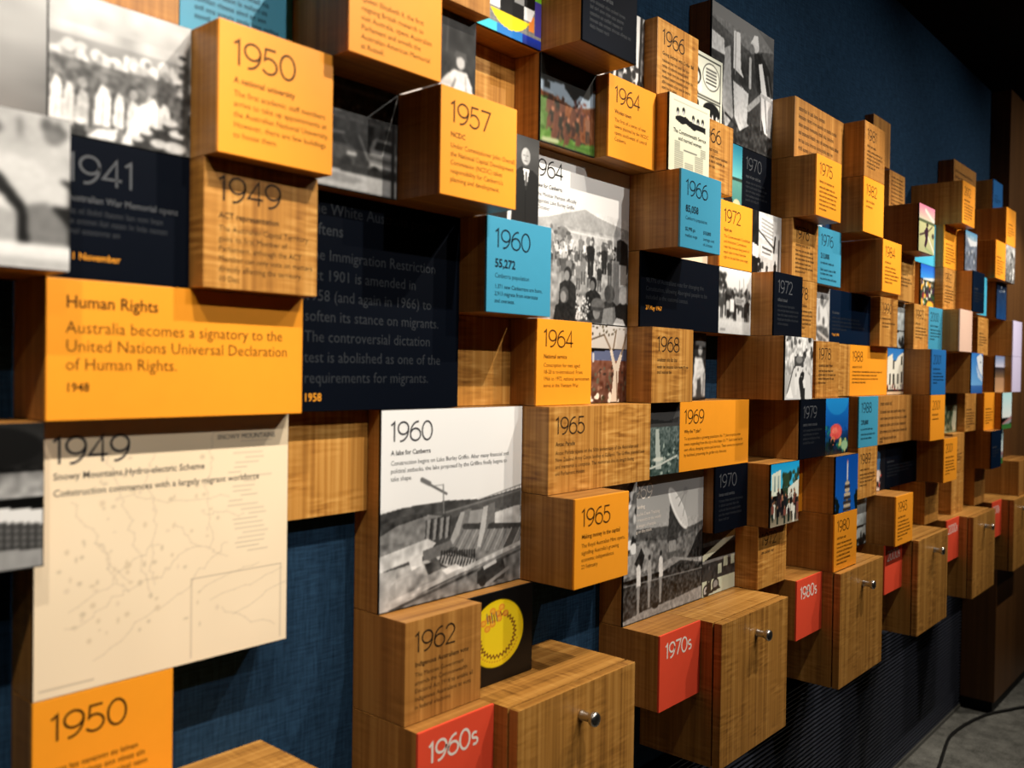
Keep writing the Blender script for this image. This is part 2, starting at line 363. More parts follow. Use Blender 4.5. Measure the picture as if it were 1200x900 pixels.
@pic
def misty(p): p.grad(176, 92).noise(5, 14).noise(14, 6, sx=.3)
@pic
def march(p):
    p.grad(214, 172, 0, .4).noise(12, 16, 0, .4); p.grad(150, 120, .3, .6); p.noise(9, 26, .22, .55); p.foliage(50, 0, .95, .36, .46, .045, [225, 205, 170, 130, 240]); p.grad(104, 92, .47, .58); p.noise(22, 30, .46, .6); p.grad(96, 120, .58, 1); p.noise(24, 40, .56, 1)
    for i, (x, w_) in enumerate(((.05, .05), (.13, .05), (.22, .06), (.36, .07), (.47, .05), (.57, .06), (.7, .08), (.8, .06))):
        t = .6 + .03 * (i % 3); p.poly([(x - w_, .93 - i * .012), (x - w_ * .7, t + .08), (x - w_ * .2, t), (x + w_ * .4, t + .02), (x + w_ * .8, t + .1), (x + w_ * .7, .94 - i * .012)], (238, 214, 190, 246)[i % 4]); p.ell(x, t - .04, .03, .04, (130, 90, 160)[i % 3]); p.line(x + w_ * .9, t + .06, x + w_ * .8, .92, .016, 46); p.line(x, t + .08, x - .01, .9, .01, 170)
    p.poly([(.6, .7), (.72, .62), (.8, .7), (.68, .86), (.6, 1), (.48, 1)], 244); p.poly([(.24, 1), (.32, .93), (.46, .9), (.44, 1)], 240)
    for x, y, q in ((.74, .84, .05), (.66, .9, .045), (.84, .8, .055), (.9, .88, .06), (.76, .98, .06), (.88, 1.0, .08), (.6, .96, .04), (.1, .95, .05), (.2, .92, .04)): p.ell(x, y, q, q, 60); p.ell(x, y - q * .6, q * 1.1, q * .55, 226); p.ell(x, y + q * 1.5, q * 1.2, q, 44)
    p.foliage(30, .9, 1, .2, .95, .03, [30, 60, 200, 100]); p.poly([(.96, .2), (1, .1), (1, 1), (.93, .8)], 40, .8); p.a *= .93; p.noise(40, 24, .4, 1); p.blur(1)
@pic
def statues(p):
    p.grad(164, 176, 0, .4).noise(10, 16); p.foliage(16, 0, 1, .04, .14, .045, [80, 100, 120]); p.ell(.14, .16, .14, .06, 80); p.ell(.12, .24, .12, .06, 214); p.ell(.55, .13, .06, .05, 90); p.ell(.9, .14, .06, .05, 110)
    p.poly([(0, .3), (.1, .32), (.2, .62), (.26, .86), (0, .88)], 214); p.poly([(.2, .34), (.34, .32), (.62, .56), (.7, .66), (.7, .84), (.42, .84), (.34, .6)], 204); p.poly([(.5, .28), (.8, .3), (1, .46), (1, .58), (.74, .6)], 190); p.poly([(.42, .62), (.7, .64), (.7, .84), (.38, .84)], 158); p.poly([(.22, .5), (.36, .6), (.4, .86), (.26, .86)], 150); p.poly([(.74, .6), (.86, .56), (1, .72), (1, .84), (.76, .84)], 110)
    p.grad(226, 196, .84, 1); p.grad(170, 178, .94, 1, .3, 1); p.blur(3).noise(30, 6)
@pic
def carpark(p):
    p.grad(58, 50); p.noise(26, 18); p.grad(120, 100, .06, .1)
    for i in range(5):
        x = .04 + i * .2; p.foliage(9, x, x + .14, .2, .29, .022, [150, 120, 90, 40]); p.grad(26, 30, .36, .46, x + .02, x + .08); p.grad(84, 80, .33, .36, x, x + .16)
    p.grad(40, 30, .46, .74)
    p.poly([(.02, .72), (.04, .6), (.12, .58), (.18, .5), (.38, .49), (.46, .58), (.52, .62), (.52, .74)], 62); p.line(.16, .5, .4, .485, .014, 170); p.line(.04, .6, .5, .6, .012, 120); p.poly([(.16, .58), (.2, .52), (.36, .51), (.42, .58)], 18); p.ell(.12, .74, .06, .055, 16); p.ell(.42, .75, .06, .055, 16); p.line(.44, .66, .52, .66, .03, 180)
    p.line(.52, .48, .6, .7, .03, 20); p.line(.56, .48, .66, .68, .02, 130)
    p.poly([(.66, .76), (.68, .58), (.72, .48), (.76, .46), (.98, .47), (1, .74)], 120); p.poly([(.73, .57), (.76, .49), (.96, .5), (.97, .58)], 30); p.line(.7, .6, 1, .61, .014, 190); p.line(.68, .66, 1, .67, .03, 70); p.line(.7, .72, .98, .73, .016, 200); p.ell(.74, .78, .05, .05, 16)
    p.poly([(0, .76), (1, .78), (1, .84), (.5, .84), (0, .8)], 34); p.poly([(0, .8), (.5, .84), (1, .83), (1, 1), (0, 1)], 176); p.ell(.3, .9, .3, .04, 140); p.noise(40, 14); p.grad(24, 24, 0, 1, .93, .97); p.blur(1)
@pic
def formal(p):
    p.grad(40, 26).noise(10, 22); p.line(.4, 0, .42, .5, .03, 60); p.line(.62, 0, .6, .4, .02, 70)
    p.poly([(.46, 1), (.5, .74), (.62, .62), (.7, .56), (.88, .56), (.96, .7), (.98, 1)], 214); p.poly([(.62, .62), (.5, .74), (.56, .84), (.7, .7)], 190); p.ell(.79, .47, .06, .075, 186); p.poly([(.7, .44), (.72, .36), (.86, .36), (.89, .46), (.8, .41)], 70); p.line(.72, .66, .6, .92, .03, 120); p.line(.86, .6, .88, .98, .02, 150); p.noise(36, 18, .5, 1, .4, 1)
    p.poly([(.0, 1), (.04, .52), (.16, .46), (.26, .6), (.3, 1)], 205); p.ell(.13, .38, .06, .08, 170); p.poly([(.32, 1), (.34, .7), (.44, .68), (.46, 1)], 60); p.blur(1)
@pic
def testcard(p):
    p.grad(118, 122); 
    for i in range(17): p.line(i / 16., 0, i / 16., 1, .008, 150); p.line(0, i / 16., 1, i / 16., .008, 150)
    p.grad((70, 200, 215), (70, 200, 215), .9, 1, 0, .3); p.grad((30, 120, 200), (30, 120, 200), .9, 1, .3, .7); p.grad((20, 50, 170), (20, 40, 120), .9, 1, .7, 1)
    p.grad((120, 190, 40), (120, 190, 40), 0, .48, .9, 1); p.grad((70, 60, 150), (70, 60, 150), .48, .86, .9, 1); p.grad((240, 140, 60), (240, 140, 60), .66, .84, .8, .88)
    base = p.a.copy(); p.grad(10, 12, .0, .6); p.grad(240, 245, .6, .74); p.grad(90, 90, .3, .6, .3, .45); p.grad(60, 62, .3, .56, .45, .6); p.grad(150, 150, .36, .62, .56, .72); p.grad(10, 10, .6, .76, .34, .72); p.grad((255, 226, 30), (255, 226, 30), .76, 1)
    msk = ((p.u - .5) / .4) ** 2 + ((p.v - .48) / .44) ** 2 > 1; p.a[msk] = base[msk]
@pic
def diggers(p):
    p.grad((18, 20, 18), (26, 28, 24)); p.poly([(0, .3), (.4, .26), (1, .06), (1, .4), (.6, .5), (0, .42)], (150, 166, 182)); p.poly([(.34, 0), (1, 0), (1, .16), (.86, .34), (.7, .32), (.6, .42), (.42, .3)], (16, 18, 16)); p.grad((30, 30, 28), (30, 30, 28), .3, .38, .06, .16)
    p.poly([(0, .42), (.3, .44), (.6, .5), (1, .4), (1, .9), (0, .8)], (112, 66, 38)); p.poly([(0, .48), (.2, .46), (.26, .7), (.1, .95), (0, 1)], (70, 98, 44)); p.poly([(0, .86), (.3, .84), (.7, .9), (1, .86), (1, 1), (0, 1)], (76, 112, 44)); p.noise(20, 18, .4, 1); p.noise(44, 14, .4, 1)
    for _ in range(34):
        y = p.r.uniform(.52, .9); x = .14 + p.r.rand() * .56; q = p.r.randint(3)
        p.ell(x, y, .05, .075, ((52, 32, 24), (84, 50, 36), (38, 34, 26))[q]); p.ell(x + .01, y - .085, .024, .03, ((120, 78, 56), (60, 40, 30), (150, 100, 76))[q]); p.line(x - .03, y, x - .05, y + .1, .022, (96, 60, 44))
    p.foliage(16, .6, .9, .4, .56, .03, [(70, 40, 34), (110, 60, 50), (50, 34, 30)]); p.person(.86, .86, .34, (120, 84, 64), (150, 100, 80), (54, 44, 36)); p.person(.74, .74, .24, (64, 40, 34), (120, 80, 60)); p.line(.5, .96, 1, .93, .03, (60, 96, 36)); p.line(.05, .97, .3, .95, .05, (150, 160, 120)); p.blur(1)
@pic
def trunks(p):
    p.grad(150, 120).noise(14, 60).noise(30, 40)
    for x in (.15, .38, .62, .86): p.line(x, 0, x - .04, 1, .09, 225); p.line(x + .07, 0, x + .03, 1, .05, 20)
    p.foliage(40, 0, 1, .6, 1, .06, [20, 40, 220])
@pic
def newspaper(p):
    p.grad((232, 232, 208), (226, 226, 202)); p.line(.1, .07, .94, .07, .008, 90, .6)
    for x, y in ((.2, .2), (.34, .17), (.58, .22), (.7, .24), (.82, .22)): p.ell(x, y, .035, .045, 30); p.ell(x, y + .03, .025, .03, 190)
    p.poly([(.14, .28), (.24, .25), (.4, .24), (.5, .27), (.66, .28), (.9, .28), (.9, .36), (.68, .35), (.6, .38), (.4, .33), (.3, .36), (.15, .32)], 20)
    for cx in (.14, .39, .64):
        for i in range(11):
            v0 = .72 + i * .026
            if cx == .39 and v0 < .84: continue
            if v0 < .99: p.line(cx, v0, cx + .2, v0, .012, (120, 120, 108), .8)
    for i in range(5): p.line(.14, .6 + i * .024, .26, .6 + i * .024, .011, (130, 130, 116)); p.line(.78, .6 + i * .024, .9, .6 + i * .024, .011, (130, 130, 116))
    p.line(.36, .685, .68, .685, .014, 60)
@pic
def comic(p):
    p.grad((226, 228, 212), (226, 228, 212)); 
    for a, b_, c, d in ((.06, .06, .94, .06), (.94, .06, .94, .62), (.06, .62, .94, .62), (.06, .06, .06, .96), (.94, .66, .94, .96), (.06, .96, .94, .96), (.06, .66, .94, .66)): p.line(a, b_, c, d, .02, 20)
    p.ell(.68, .3, .24, .2, 30); p.ell(.68, .3, .225, .185, (235, 236, 222))
    for i in range(5): p.line(.54, .2 + i * .05, .82, .2 + i * .05, .022, 60)
    p.ell(.24, .36, .16, .14, 25); p.ell(.24, .38, .12, .1, (230, 230, 216)); p.foliage(20, .1, .4, .46, .62, .05, [20, 230, 40]); p.ell(.7, .8, .24, .13, 15); p.foliage(14, .5, .9, .86, .95, .04, [220, 30]); p.foliage(12, .08, .42, .7, .94, .06, [30, 225, 60])
@pic
def gallery(p):
    p.grad(96, 60, 0, .3); p.grad(58, 44, .3, 1); p.noise(10, 12); p.poly([(0, 0), (.7, .0), (1, .12), (.55, .22), (0, .12)], 112)
    p.poly([(0, .22), (.18, .24), (.2, .36), (0, .36)], 186); p.poly([(.33, .13), (.43, .12), (.45, .4), (.5, .46), (.5, .55), (.36, .5), (.33, .42)], 205)
    p.poly([(.33, .52), (.58, .56), (.56, .8), (.64, .84), (.62, .95), (.48, .92), (.36, .8)], 196); p.poly([(.33, .42), (.5, .46), (.5, .54), (.32, .5)], 52)
    p.poly([(.2, .3), (.28, .26), (.3, .5), (.34, .8), (.22, .92), (.16, .7)], 150); p.noise(24, 12, .25, .9, .15, .6)
    p.line(.6, .28, .6, .5, .04, 170); p.line(.58, .68, .84, .5, .05, 150)
    p.poly([(.66, .22), (.78, .18), (.94, .3), (1, .5), (.9, .56), (.72, .5)], 34); p.poly([(.74, .28), (.8, .26), (.9, .52), (.8, .52)], 214)
    p.ell(.67, .155, .07, .05, 190); p.poly([(.62, .13), (.66, .07), (.72, .06), (.74, .14)], 225); p.ell(.62, .19, .05, .04, 110)
    p.poly([(.78, .5), (1, .5), (1, .56), (.96, .84), (.86, .82), (.78, .66)], 206); p.line(.86, .55, .9, .8, .02, 120); p.line(.8, .52, 1, .53, .03, 160)
    p.poly([(.3, .96), (.62, .8), (1, .86), (1, 1), (.3, 1)], 40); p.line(.4, .97, .8, .78, .03, 30); p.line(.22, .8, .4, .86, .02, 30); p.noise(40, 30, .78, 1); p.noise(50, 16, .1, 1); p.line(.36, .14, .36, .46, .012, 130); p.line(.78, .54, .8, .8, .02, 110); p.line(.9, .34, .96, .5, .02, 80); p.a = (p.a - 40) * 1.3 + 44; p.blur(1)
@pic
def lakeview(p):
    p.grad((30, 130, 160), (110, 190, 190), 0, .55); p.grad((90, 150, 140), (60, 120, 120), .55, 1); p.line(0, .56, 1, .54, .05, (40, 60, 50))
    p.ell(.55, .68, .12, .08, (30, 18, 14)); p.poly([(.4, 1), (.48, .72), (.66, .72), (.74, 1)], (26, 16, 14)); p.ell(.84, .96, .12, .1, (220, 190, 150)); p.ell(.16, .96, .2, .08, (230, 140, 110))
@pic
def twomen(p):
    p.grad(66, 74).noise(6, 10); p.poly([(.1, 1), (.14, .5), (.26, .4), (.44, .44), (.5, 1)], 34); p.face(.3, .26, .1); p.poly([(.28, .4), (.36, .4), (.33, .6)], 235)
    p.poly([(.5, 1), (.54, .6), (.58, .42), (.72, .34), (.9, .36), (1, .42), (1, 1)], 30); p.face(.78, .2, .115, 188, 66); p.poly([(.74, .36), (.84, .36), (.79, .6)], 236); p.line(.79, .4, .79, .58, .025, 40); p.line(.78, .6, .78, 1, .01, 14); p.poly([(.52, .6), (.62, .64), (.6, .8), (.52, .82)], 220); p.line(.53, .85, .52, 1, .06, 225)
@pic
def lakeopening(p):
    p.grad(236, 226); p.poly([(0, .42), (.2, .385), (.4, .33), (.54, .295), (.66, .325), (.82, .35), (1, .37), (1, .6), (0, .6)], 172); p.noise(22, 16, .3, .5)
    p.poly([(0, .47), (.3, .43), (.7, .43), (1, .42), (1, .6), (0, .6)], 192); p.noise(36, 26, .42, .6); p.line(.3, .45, .8, .45, .012, 220)
    p.foliage(50, .22, .4, .44, .6, .03, [86, 110, 130, 150]); p.foliage(26, .53, .62, .48, .62, .025, [100, 130, 84]); p.foliage(20, .74, .82, .46, .58, .025, [110, 140, 90]); p.foliage(24, .82, .92, .5, .6, .014, [40, 200, 90, 230])
    p.grad(160, 140, .6, 1); p.noise(40, 50, .56, 1); p.people(130, .2, .98, .58, .72, .1, [70, 100, 205, 130, 230, 160, 50], (205, 180, 90))
    p.people(12, .3, .85, .72, .8, .17, [50, 90, 210, 130], (190, 80)); p.person(.5, .62, .16, 130, 150, 90); p.person(.6, .7, .22, 36, 200, 40, .2); p.person(.74, .68, .18, 44, 80, 40, .2)
    p.poly([(.87, .45), (.92, .43), (.99, .46), (1, .6), (.99, .66), (.87, .62)], 40); p.face(.93, .405, .034, 205, 220)
    p.poly([(.82, .58), (.9, .58), (.9, .88), (.82, .9)], 150); p.poly([(.9, .6), (.98, .6), (.98, .72), (.92, .75), (.9, .74)], 208)
    for i in range(5): p.line(.83 + i * .016, .6, .83 + i * .016, .88, .005, 100)
    for x, y, sz, hd, hr, bd in ((.38, .71, .045, 140, 50, 40), (.63, .75, .045, 110, 30, 34), (.8, .8, .05, 70, 44, 50), (.35, .84, .05, 140, 80, 30), (.95, .8, .06, 205, 190, 34), (.55, .93, .05, 120, 60, 80), (.68, .91, .065, 130, 60, 60)):
        p.poly([(x - sz * 2, 1.0), (x - sz * 1.6, y + sz * 1.4), (x - sz * .4, y + sz * .8), (x + sz * .5, y + sz * .8), (x + sz * 1.7, y + sz * 1.5), (x + sz * 2.1, 1.0)], bd); p.ell(x, y, sz * .8, sz, hr); p.ell(x - sz * .2, y + sz * .25, sz * .55, sz * .7, hd)
    p.ell(.8, .8, .055, .06, 80); p.ell(.78, .8, .03, .05, 60); p.ell(.68, .88, .07, .045, 96); p.line(.62, .905, .75, .905, .02, 60); p.poly([(.74, .9), (.86, .88), (.88, 1), (.72, 1)], 132)
    p.foliage(90, .46, .6, .83, .98, .008, [30, 240, 200]); p.poly([(.84, 1), (.88, .95), (.95, .96), (.98, 1)], 226); p.blur(1).noise(70, 10, .3, 1)
@pic
def dam(p):
    p.grad(246, 240); p.poly([(0, .51), (.15, .492), (.44, .487), (.68, .504), (1, .47), (1, 1), (0, 1)], 70); p.grad(0, 0, 1, 1); p.noise(26, 22, .49, .62)
    p.poly([(0, .6), (.12, .555), (.3, .545), (.42, .57), (.42, .66), (.2, .7), (0, .72)], 128); p.poly([(0, .575), (.12, .54), (.3, .53), (.3, .55), (.1, .58), (0, .62)], 58); p.noise(40, 26, .54, .74, 0, .42)
    p.line(.263, .366, .428, .45, .012, 96); p.line(.26, .362, .31, .386, .024, 110); p.line(.404, .4, .41, .55, .008, 130); p.line(.404, .4, .34, .4, .004, 150)
    p.poly([(.79, .59), (.99, .565), (1, .67), (.79, .69)], 196); p.noise(30, 30, .56, .68, .76, 1)
    p.poly([(.427, .545), (.7, .515), (1, .478), (1, .57), (.7, .565), (.427, .585)], 84); p.line(.427, .548, 1, .482, .01, 120); p.line(.66, .507, 1, .452, .005, 120)
    for i in range(10): p.line(.66 + i * .036, .507 - i * .0058, .66 + i * .036, .535 - i * .0058, .004, 110)
    p.poly([(.29, .575), (.46, .56), (.46, .69), (.28, .7)], 66)
    for x in (.3, .345, .39, .43): p.poly([(x, .575), (x + .022, .57), (x + .01, .68), (x - .01, .69)], 140); p.poly([(x + .022, .57), (x + .034, .57), (x + .024, .67), (x + .01, .68)], 44)
    p.poly([(.53, .56), (.61, .545), (.6, .63), (.56, .64), (.49, .74), (.44, .74)], 120); p.poly([(.53, .56), (.56, .56), (.52, .68), (.46, .74), (.44, .73)], 168); p.poly([(.6, .56), (.7, .56), (.7, .63), (.58, .65)], 150)
    p.poly([(.56, .64), (.99, .68), (1, .8), (.78, .825), (.65, .84), (.497, .74)], 132); p.line(.56, .64, 1, .69, .03, 60)
    for i in range(15): x = .55 + i * .034; p.line(x, .66 + i * .003, x - .07, .76 + i * .004, .007, (96, 170)[i % 2])
    p.poly([(.7, .55), (.79, .53), (.79, .64), (.74, .65), (.69, .77), (.655, .76)], 116); p.poly([(.7, .55), (.735, .545), (.715, .68), (.68, .77), (.655, .76)], 190)
    p.poly([(.84, .82), (.93, .7), (.99, .7), (.9, .83)], 84)
    p.poly([(0, .72), (.3, .67), (.36, .7), (.3, .75), (0, .8)], 206); p.noise(34, 36, .66, .8, 0, .3); p.poly([(.27, .73), (.46, .7), (.48, .73), (.4, .77), (.28, .79)], 108)
    p.poly([(.36, .775), (.46, .765), (.66, .84), (.64, .885), (.54, .88), (.4, .82)], 190)
    for i in range(13): p.line(.4 + i * .021, .768 + i * .0058, .385 + i * .021, .805 + i * .0058, .011, 62)
    for i in range(14): p.line(.4 + i * .018, .752 + i * .002, .4 + i * .018, .765 + i * .004, .012, 40)
    p.poly([(0, .8), (.3, .78), (.42, .84), (.5, .88), (.4, .9), (.1, 1), (0, 1)], 176); p.noise(22, 34, .78, 1, 0, .5); p.poly([(.4, .85), (.5, .83), (.56, .87), (.46, .9)], 236); p.poly([(.18, .77), (.27, .75), (.27, .8), (.2, .82)], 226); p.poly([(.28, .8), (.38, .79), (.4, .84), (.31, .86)], 84); p.ell(.2, .9, .14, .06, 150, 0, .6)
    p.poly([(.05, 1), (.4, .92), (1, .8), (1, 1)], 120); p.line(.05, .965, 1, .79, .026, 186); p.line(.06, 1, 1, .83, .014, 70); p.noise(36, 44, .8, 1, .1, 1)
    p.poly([(.66, .9), (.74, .88), (.86, .86), (.88, .93), (.8, .98), (.66, .97)], 50); p.poly([(.7, .88), (.8, .855), (.81, .875), (.71, .9)], 200); p.ell(.7, .96, .03, .03, 36); p.ell(.84, .94, .04, .035, 60); p.line(.74, .98, .9, .92, .02, 140)
    p.blur(1).noise(60, 10, .5, 1)
@pic
def gumtree(p):
    p.grad((205, 200, 196), (200, 190, 180), 0, .3); p.poly([(0, .36), (1, .3), (1, .5), (0, .5)], (92, 100, 130)); p.grad((120, 74, 56), (84, 52, 40), .46, 1); p.noise(20, 26, .44, 1); p.foliage(50, 0, 1, .52, .85, .03, [(60, 44, 36), (150, 110, 90), (96, 90, 74)]); p.foliage(24, 0, 1, .9, 1, .04, [(235, 225, 210), (60, 50, 30)])
    for x in (.12, .2, .28): p.line(x, .38, x, .46, .04, (205, 200, 200))
    p.poly([(.66, 1), (.72, .6), (.62, .3), (.66, .28), (.76, .5), (.86, .34), (.9, .36), (.82, .6), (.8, 1)], (222, 206, 188)); p.line(.64, .3, .5, .12, .03, (130, 110, 90)); p.line(.88, .36, .98, .1, .03, (130, 110, 90)); p.line(.7, .3, .76, .05, .025, (110, 90, 70)); p.line(.5, .12, .2, .2, .02, (90, 76, 60)); p.line(.78, .6, .8, 1, .02, (120, 90, 70))
    p.foliage(26, 0, 1, 0, .12, .02, [(110, 100, 80), (70, 60, 44)])
@pic
def cityaxis(p):
    p.grad(30, 46, 0, .12); p.grad(88, 96, .12, .3); p.poly([(0, .3), (.3, .22), (.7, .26), (1, .2), (1, .36), (0, .38)], 62); p.grad((86, 100, 98), (64, 82, 78), .34, 1); p.noise(30, 30, .34, 1); p.noise(50, 24, .34, 1)
    p.poly([(.42, .92), (.4, .36), (.48, .36), (.56, .92)], (176, 186, 180)); p.ell(.5, .78, .16, .03, (210, 214, 204)); p.line(.1, .92, .5, .86, .03, (200, 206, 198)); p.line(.5, .86, .94, .76, .03, (200, 206, 198)); p.foliage(30, 0, 1, .6, 1, .03, [(30, 50, 46), (160, 176, 168)])
@pic
def dish(p):
    p.grad(150, 176, 0, .45); p.poly([(0, .36), (.3, .375), (.55, .39), (.78, .43), (.9, .42), (1, .4), (1, .7), (0, .7)], 82); p.noise(30, 16, .35, .55); p.grad(0, 0, 1, 1)
    p.poly([(0, .44), (.3, .46), (.6, .5), (1, .46), (1, .7), (0, .7)], 112); p.noise(44, 40, .44, .7); p.poly([(.0, .5), (.2, .47), (.34, .55), (.3, .66), (0, .68)], 150); p.noise(40, 40, .46, .68, 0, .4)
    p.poly([(.52, .5), (.55, .2), (.66, .34), (.76, .42), (.66, .46), (.63, .52), (.64, .62), (.53, .62), (.54, .52)], 56); p.noise(50, 16, .25, .62, .5, .7); p.poly([(.54, .5), (.63, .5), (.64, .58), (.54, .58)], 150); p.poly([(.52, .58), (.66, .58), (.67, .63), (.52, .63)], 92)
    p.ell(.655, .278, .06, .205, 236, -.695); p.ell(.665, .276, .043, .185, 214, -.695); p.line(.62, .2, .76, .15, .008, 150); p.line(.72, .34, .77, .15, .008, 150); p.line(.66, .26, .75, .16, .008, 120); p.ell(.75, .155, .03, .028, 140)
    p.poly([(.78, .66), (.86, .58), (.92, .5), (1, .46), (1, .68), (.9, .7)], 36); p.poly([(.4, .66), (.6, .62), (.8, .66), (1, .68), (1, .74), (.5, .74)], 146); p.noise(44, 34, .6, .76)
    p.poly([(0, .72), (.34, .74), (.5, .7), (.7, .66), (1, .72), (1, 1), (0, 1)], 52); p.noise(60, 44, .68, .95); p.line(0, .735, 1, .765, .005, 190)
    p.poly([(.25, .94), (.6, .93), (1, .9), (1, 1), (0, 1), (0, .97)], 150); p.noise(50, 24, .9, 1)
    p.poly([(.12, .6), (.2, .5), (.24, .56), (.2, .66)], 30)
    for x, y0, y1, c in ((.17, .57, .97, 232), (.3, .56, .93, 170), (.44, .55, .92, 230)): p.ell(x, y0 + .02, .016, .02, 50); p.poly([(x - .025, y0 + .06), (x, y0 + .035), (x + .025, y0 + .06), (x + .03, y0 + .19), (x - .02, y0 + .2)], c); p.poly([(x - .018, y0 + .19), (x + .02, y0 + .19), (x + .012, y1), (x - .012, y1)], min(c, 150))
    p.ell(.38, .93, .04, .022, 24); p.blur(1).noise(80, 12, .35, 1)
@pic
def bikes(p):
    p.grad(60, 50, 0, .24).noise(20, 22, 0, .25); p.poly([(0, .36), (1, .05), (1, .16), (0, .46)], (190, 192, 172)); p.grad(120, 110, .44, .5); p.grad(44, 60, .5, .78); p.grad((196, 206, 186), (206, 214, 196), .76, 1)
    for x, y in ((.46, .55), (.64, .46), (.86, .46)): p.grad((190, 196, 178), (170, 178, 160), y, y + .16, x, x + .12)
    p.noise(18, 20, .46, .8); p.ell(.12, .92, .1, .1, 30); p.ell(.12, .92, .07, .07, 190); p.ell(.4, .86, .1, .1, 30); p.ell(.4, .86, .07, .07, 150); p.line(.12, .92, .3, .72, .04, 30); p.person(.2, .96, .42, 60, 90, 40, .22); p.poly([(0, .98), (.5, .88), (.55, .94), (.1, 1)], 40)
@pic
def streetstrip(p):
    p.grad(170, 90).noise(16, 50); p.foliage(30, .5, 1, 0, 1, .07, [30, 60, 200, 230, 100])
@pic
def placards(p):
    p.grad(210, 190); p.grad(20, 20, 0, 1, 0, .2); p.poly([(.2, .0), (.82, .1), (.78, .5), (.24, .4)], 236); p.noise(16, 14)
    for i in range(5): p.line(.3, .1 + i * .06, .7, .16 + i * .06, .025, 150)
    p.poly([(.3, .5), (.7, .52), (.7, .74), (.3, .7)], 222); p.line(.34, .56, .66, .6, .03, 40); p.line(.34, .64, .62, .66, .02, 70); p.poly([(0, .52), (.2, .56), (.2, .76), (0, .72)], 214); p.line(.2, .3, .74, .54, .03, 40); p.line(.78, .36, .74, .6, .05, 20)
    p.people(9, .1, .95, 1.02, 1.1, .3, [20, 30, 190, 60], (60, 200, 160)); p.grad(180, 186, 0, 1, .86, 1); p.line(.92, .4, .9, .95, .05, 60)
@pic
def marchers(p):
    p.grad(232, 216, 0, .34); p.grad(205, 186, .34, 1); p.foliage(60, -.05, 1, .3, .46, .045, [30, 50, 80, 110]); p.foliage(20, .0, .2, .1, .34, .05, [40, 60]); p.line(.62, .16, .63, .4, .016, 110); p.line(.75, .12, .77, .4, .016, 120); p.line(.88, .2, .88, .4, .014, 120)
    p.grad(70, 60, .46, .6); p.people(40, .04, .98, .6, .7, .26, [24, 40, 60, 190, 90, 30], (50, 110, 40)); p.people(18, .04, .98, .72, .8, .38, [24, 40, 30, 190, 60, 30], (60, 120, 40)); p.poly([(.5, .42), (.78, .43), (.78, .54), (.5, .53)], 176); p.line(.53, .46, .75, .47, .016, 60); p.line(.53, .5, .7, .505, .016, 60); p.poly([(.34, .46), (.46, .46), (.46, .66), (.34, .66)], 224); p.grad(206, 186, .8, 1); p.noise(40, 10, .3, 1); p.line(.06, .94, .2, .94, .02, 90); p.blur(1)
@pic
def paper(p): p.grad((226, 218, 196), (222, 210, 186)).noise(8, 6)
@pic
def portrait(p):
    p.grad(190, 160).noise(10, 22); p.poly([(.36, .66), (.46, .36), (.62, .3), (.84, .36), (.96, .6), (.92, .72), (.44, .72)], 214); p.face(.66, .24, .1, 110, 26); p.poly([(.5, .38), (.56, .34), (.6, .6), (.5, .64)], 150); p.line(.72, .36, .92, .2, .05, 120); p.line(.92, .2, .8, .16, .04, 130)
    p.face(.74, .62, .07, 120, 30); p.poly([(.2, .78), (.6, .7), (.9, .74), (1, .9), (.86, 1), (.3, 1)], 96); p.noise(26, 36, .66, 1); p.poly([(0, .7), (.3, .8), (.56, 1), (0, 1)], 220); p.line(.5, .82, .94, .96, .04, 220); p.blur(1)
@pic
def parade(p):
    p.grad(200, 160).noise(20, 60, 0, .6); p.foliage(30, 0, 1, 0, .36, .06, [230, 90, 190, 50]); p.poly([(.32, .3), (.66, .3), (.66, .5), (.32, .5)], 60); p.ell(.5, .36, .12, .06, 120); p.poly([(.0, 1), (.2, .6), (.4, .46), (.66, .48), (.9, .62), (1, 1)], 206); p.line(.08, .9, .3, .48, .03, 60); p.people(7, .3, .7, .8, 1.0, .34, [24, 40, 220], (40, 200)); p.line(.56, .7, .66, 1, .14, 34); p.poly([(.04, .96), (.2, .78), (.3, .98)], 235)
@pic
def partygoer(p):
    p.grad(30, 24); p.noise(14, 12); p.person(.3, .98, .6, 90, 170, 60); p.poly([(.64, .96), (.68, .5), (.76, .36), (.9, .38), (.98, .55), (1, .96)], 196); p.noise(30, 40, .34, .96, .6, 1); p.poly([(.7, .34), (.66, .56), (.74, .6), (.8, .4)], 222)
    p.face(.84, .24, .09, 190, 40); p.poly([(.7, .12), (.84, .06), (1, .14), (.98, .2), (.7, .18)], 120); p.line(.72, .5, .66, .74, .05, 225); p.poly([(.76, .7), (.86, .66), (.9, .96), (.74, .98)], 60); p.line(.95, .6, .93, .95, .03, 90); p.blur(1)
@pic
def reef(p):
    p.grad((14, 120, 205), (10, 76, 160), 0, .6); p.grad((8, 60, 120), (6, 20, 34), .6, 1); p.ell(.5, .0, .5, .3, (40, 160, 225), 0, .5); p.ell(.45, .6, .27, .14, (225, 86, 80)); p.ell(.4, .58, .12, .06, (240, 120, 104)); p.poly([(.2, .8), (.3, .66), (.42, .72), (.36, .84)], (226, 130, 90)); p.noise(18, 16, .5, 1); p.foliage(30, .0, .4, .76, 1, .05, [(6, 16, 22), (10, 40, 40)]); p.foliage(16, .5, 1, .76, .98, .06, [(30, 90, 70), (20, 120, 110), (190, 190, 120)]); p.ell(.84, .86, .15, .09, (150, 190, 150)); p.foliage(18, .02, .2, .5, .76, .04, [(10, 70, 110), (30, 120, 120)])
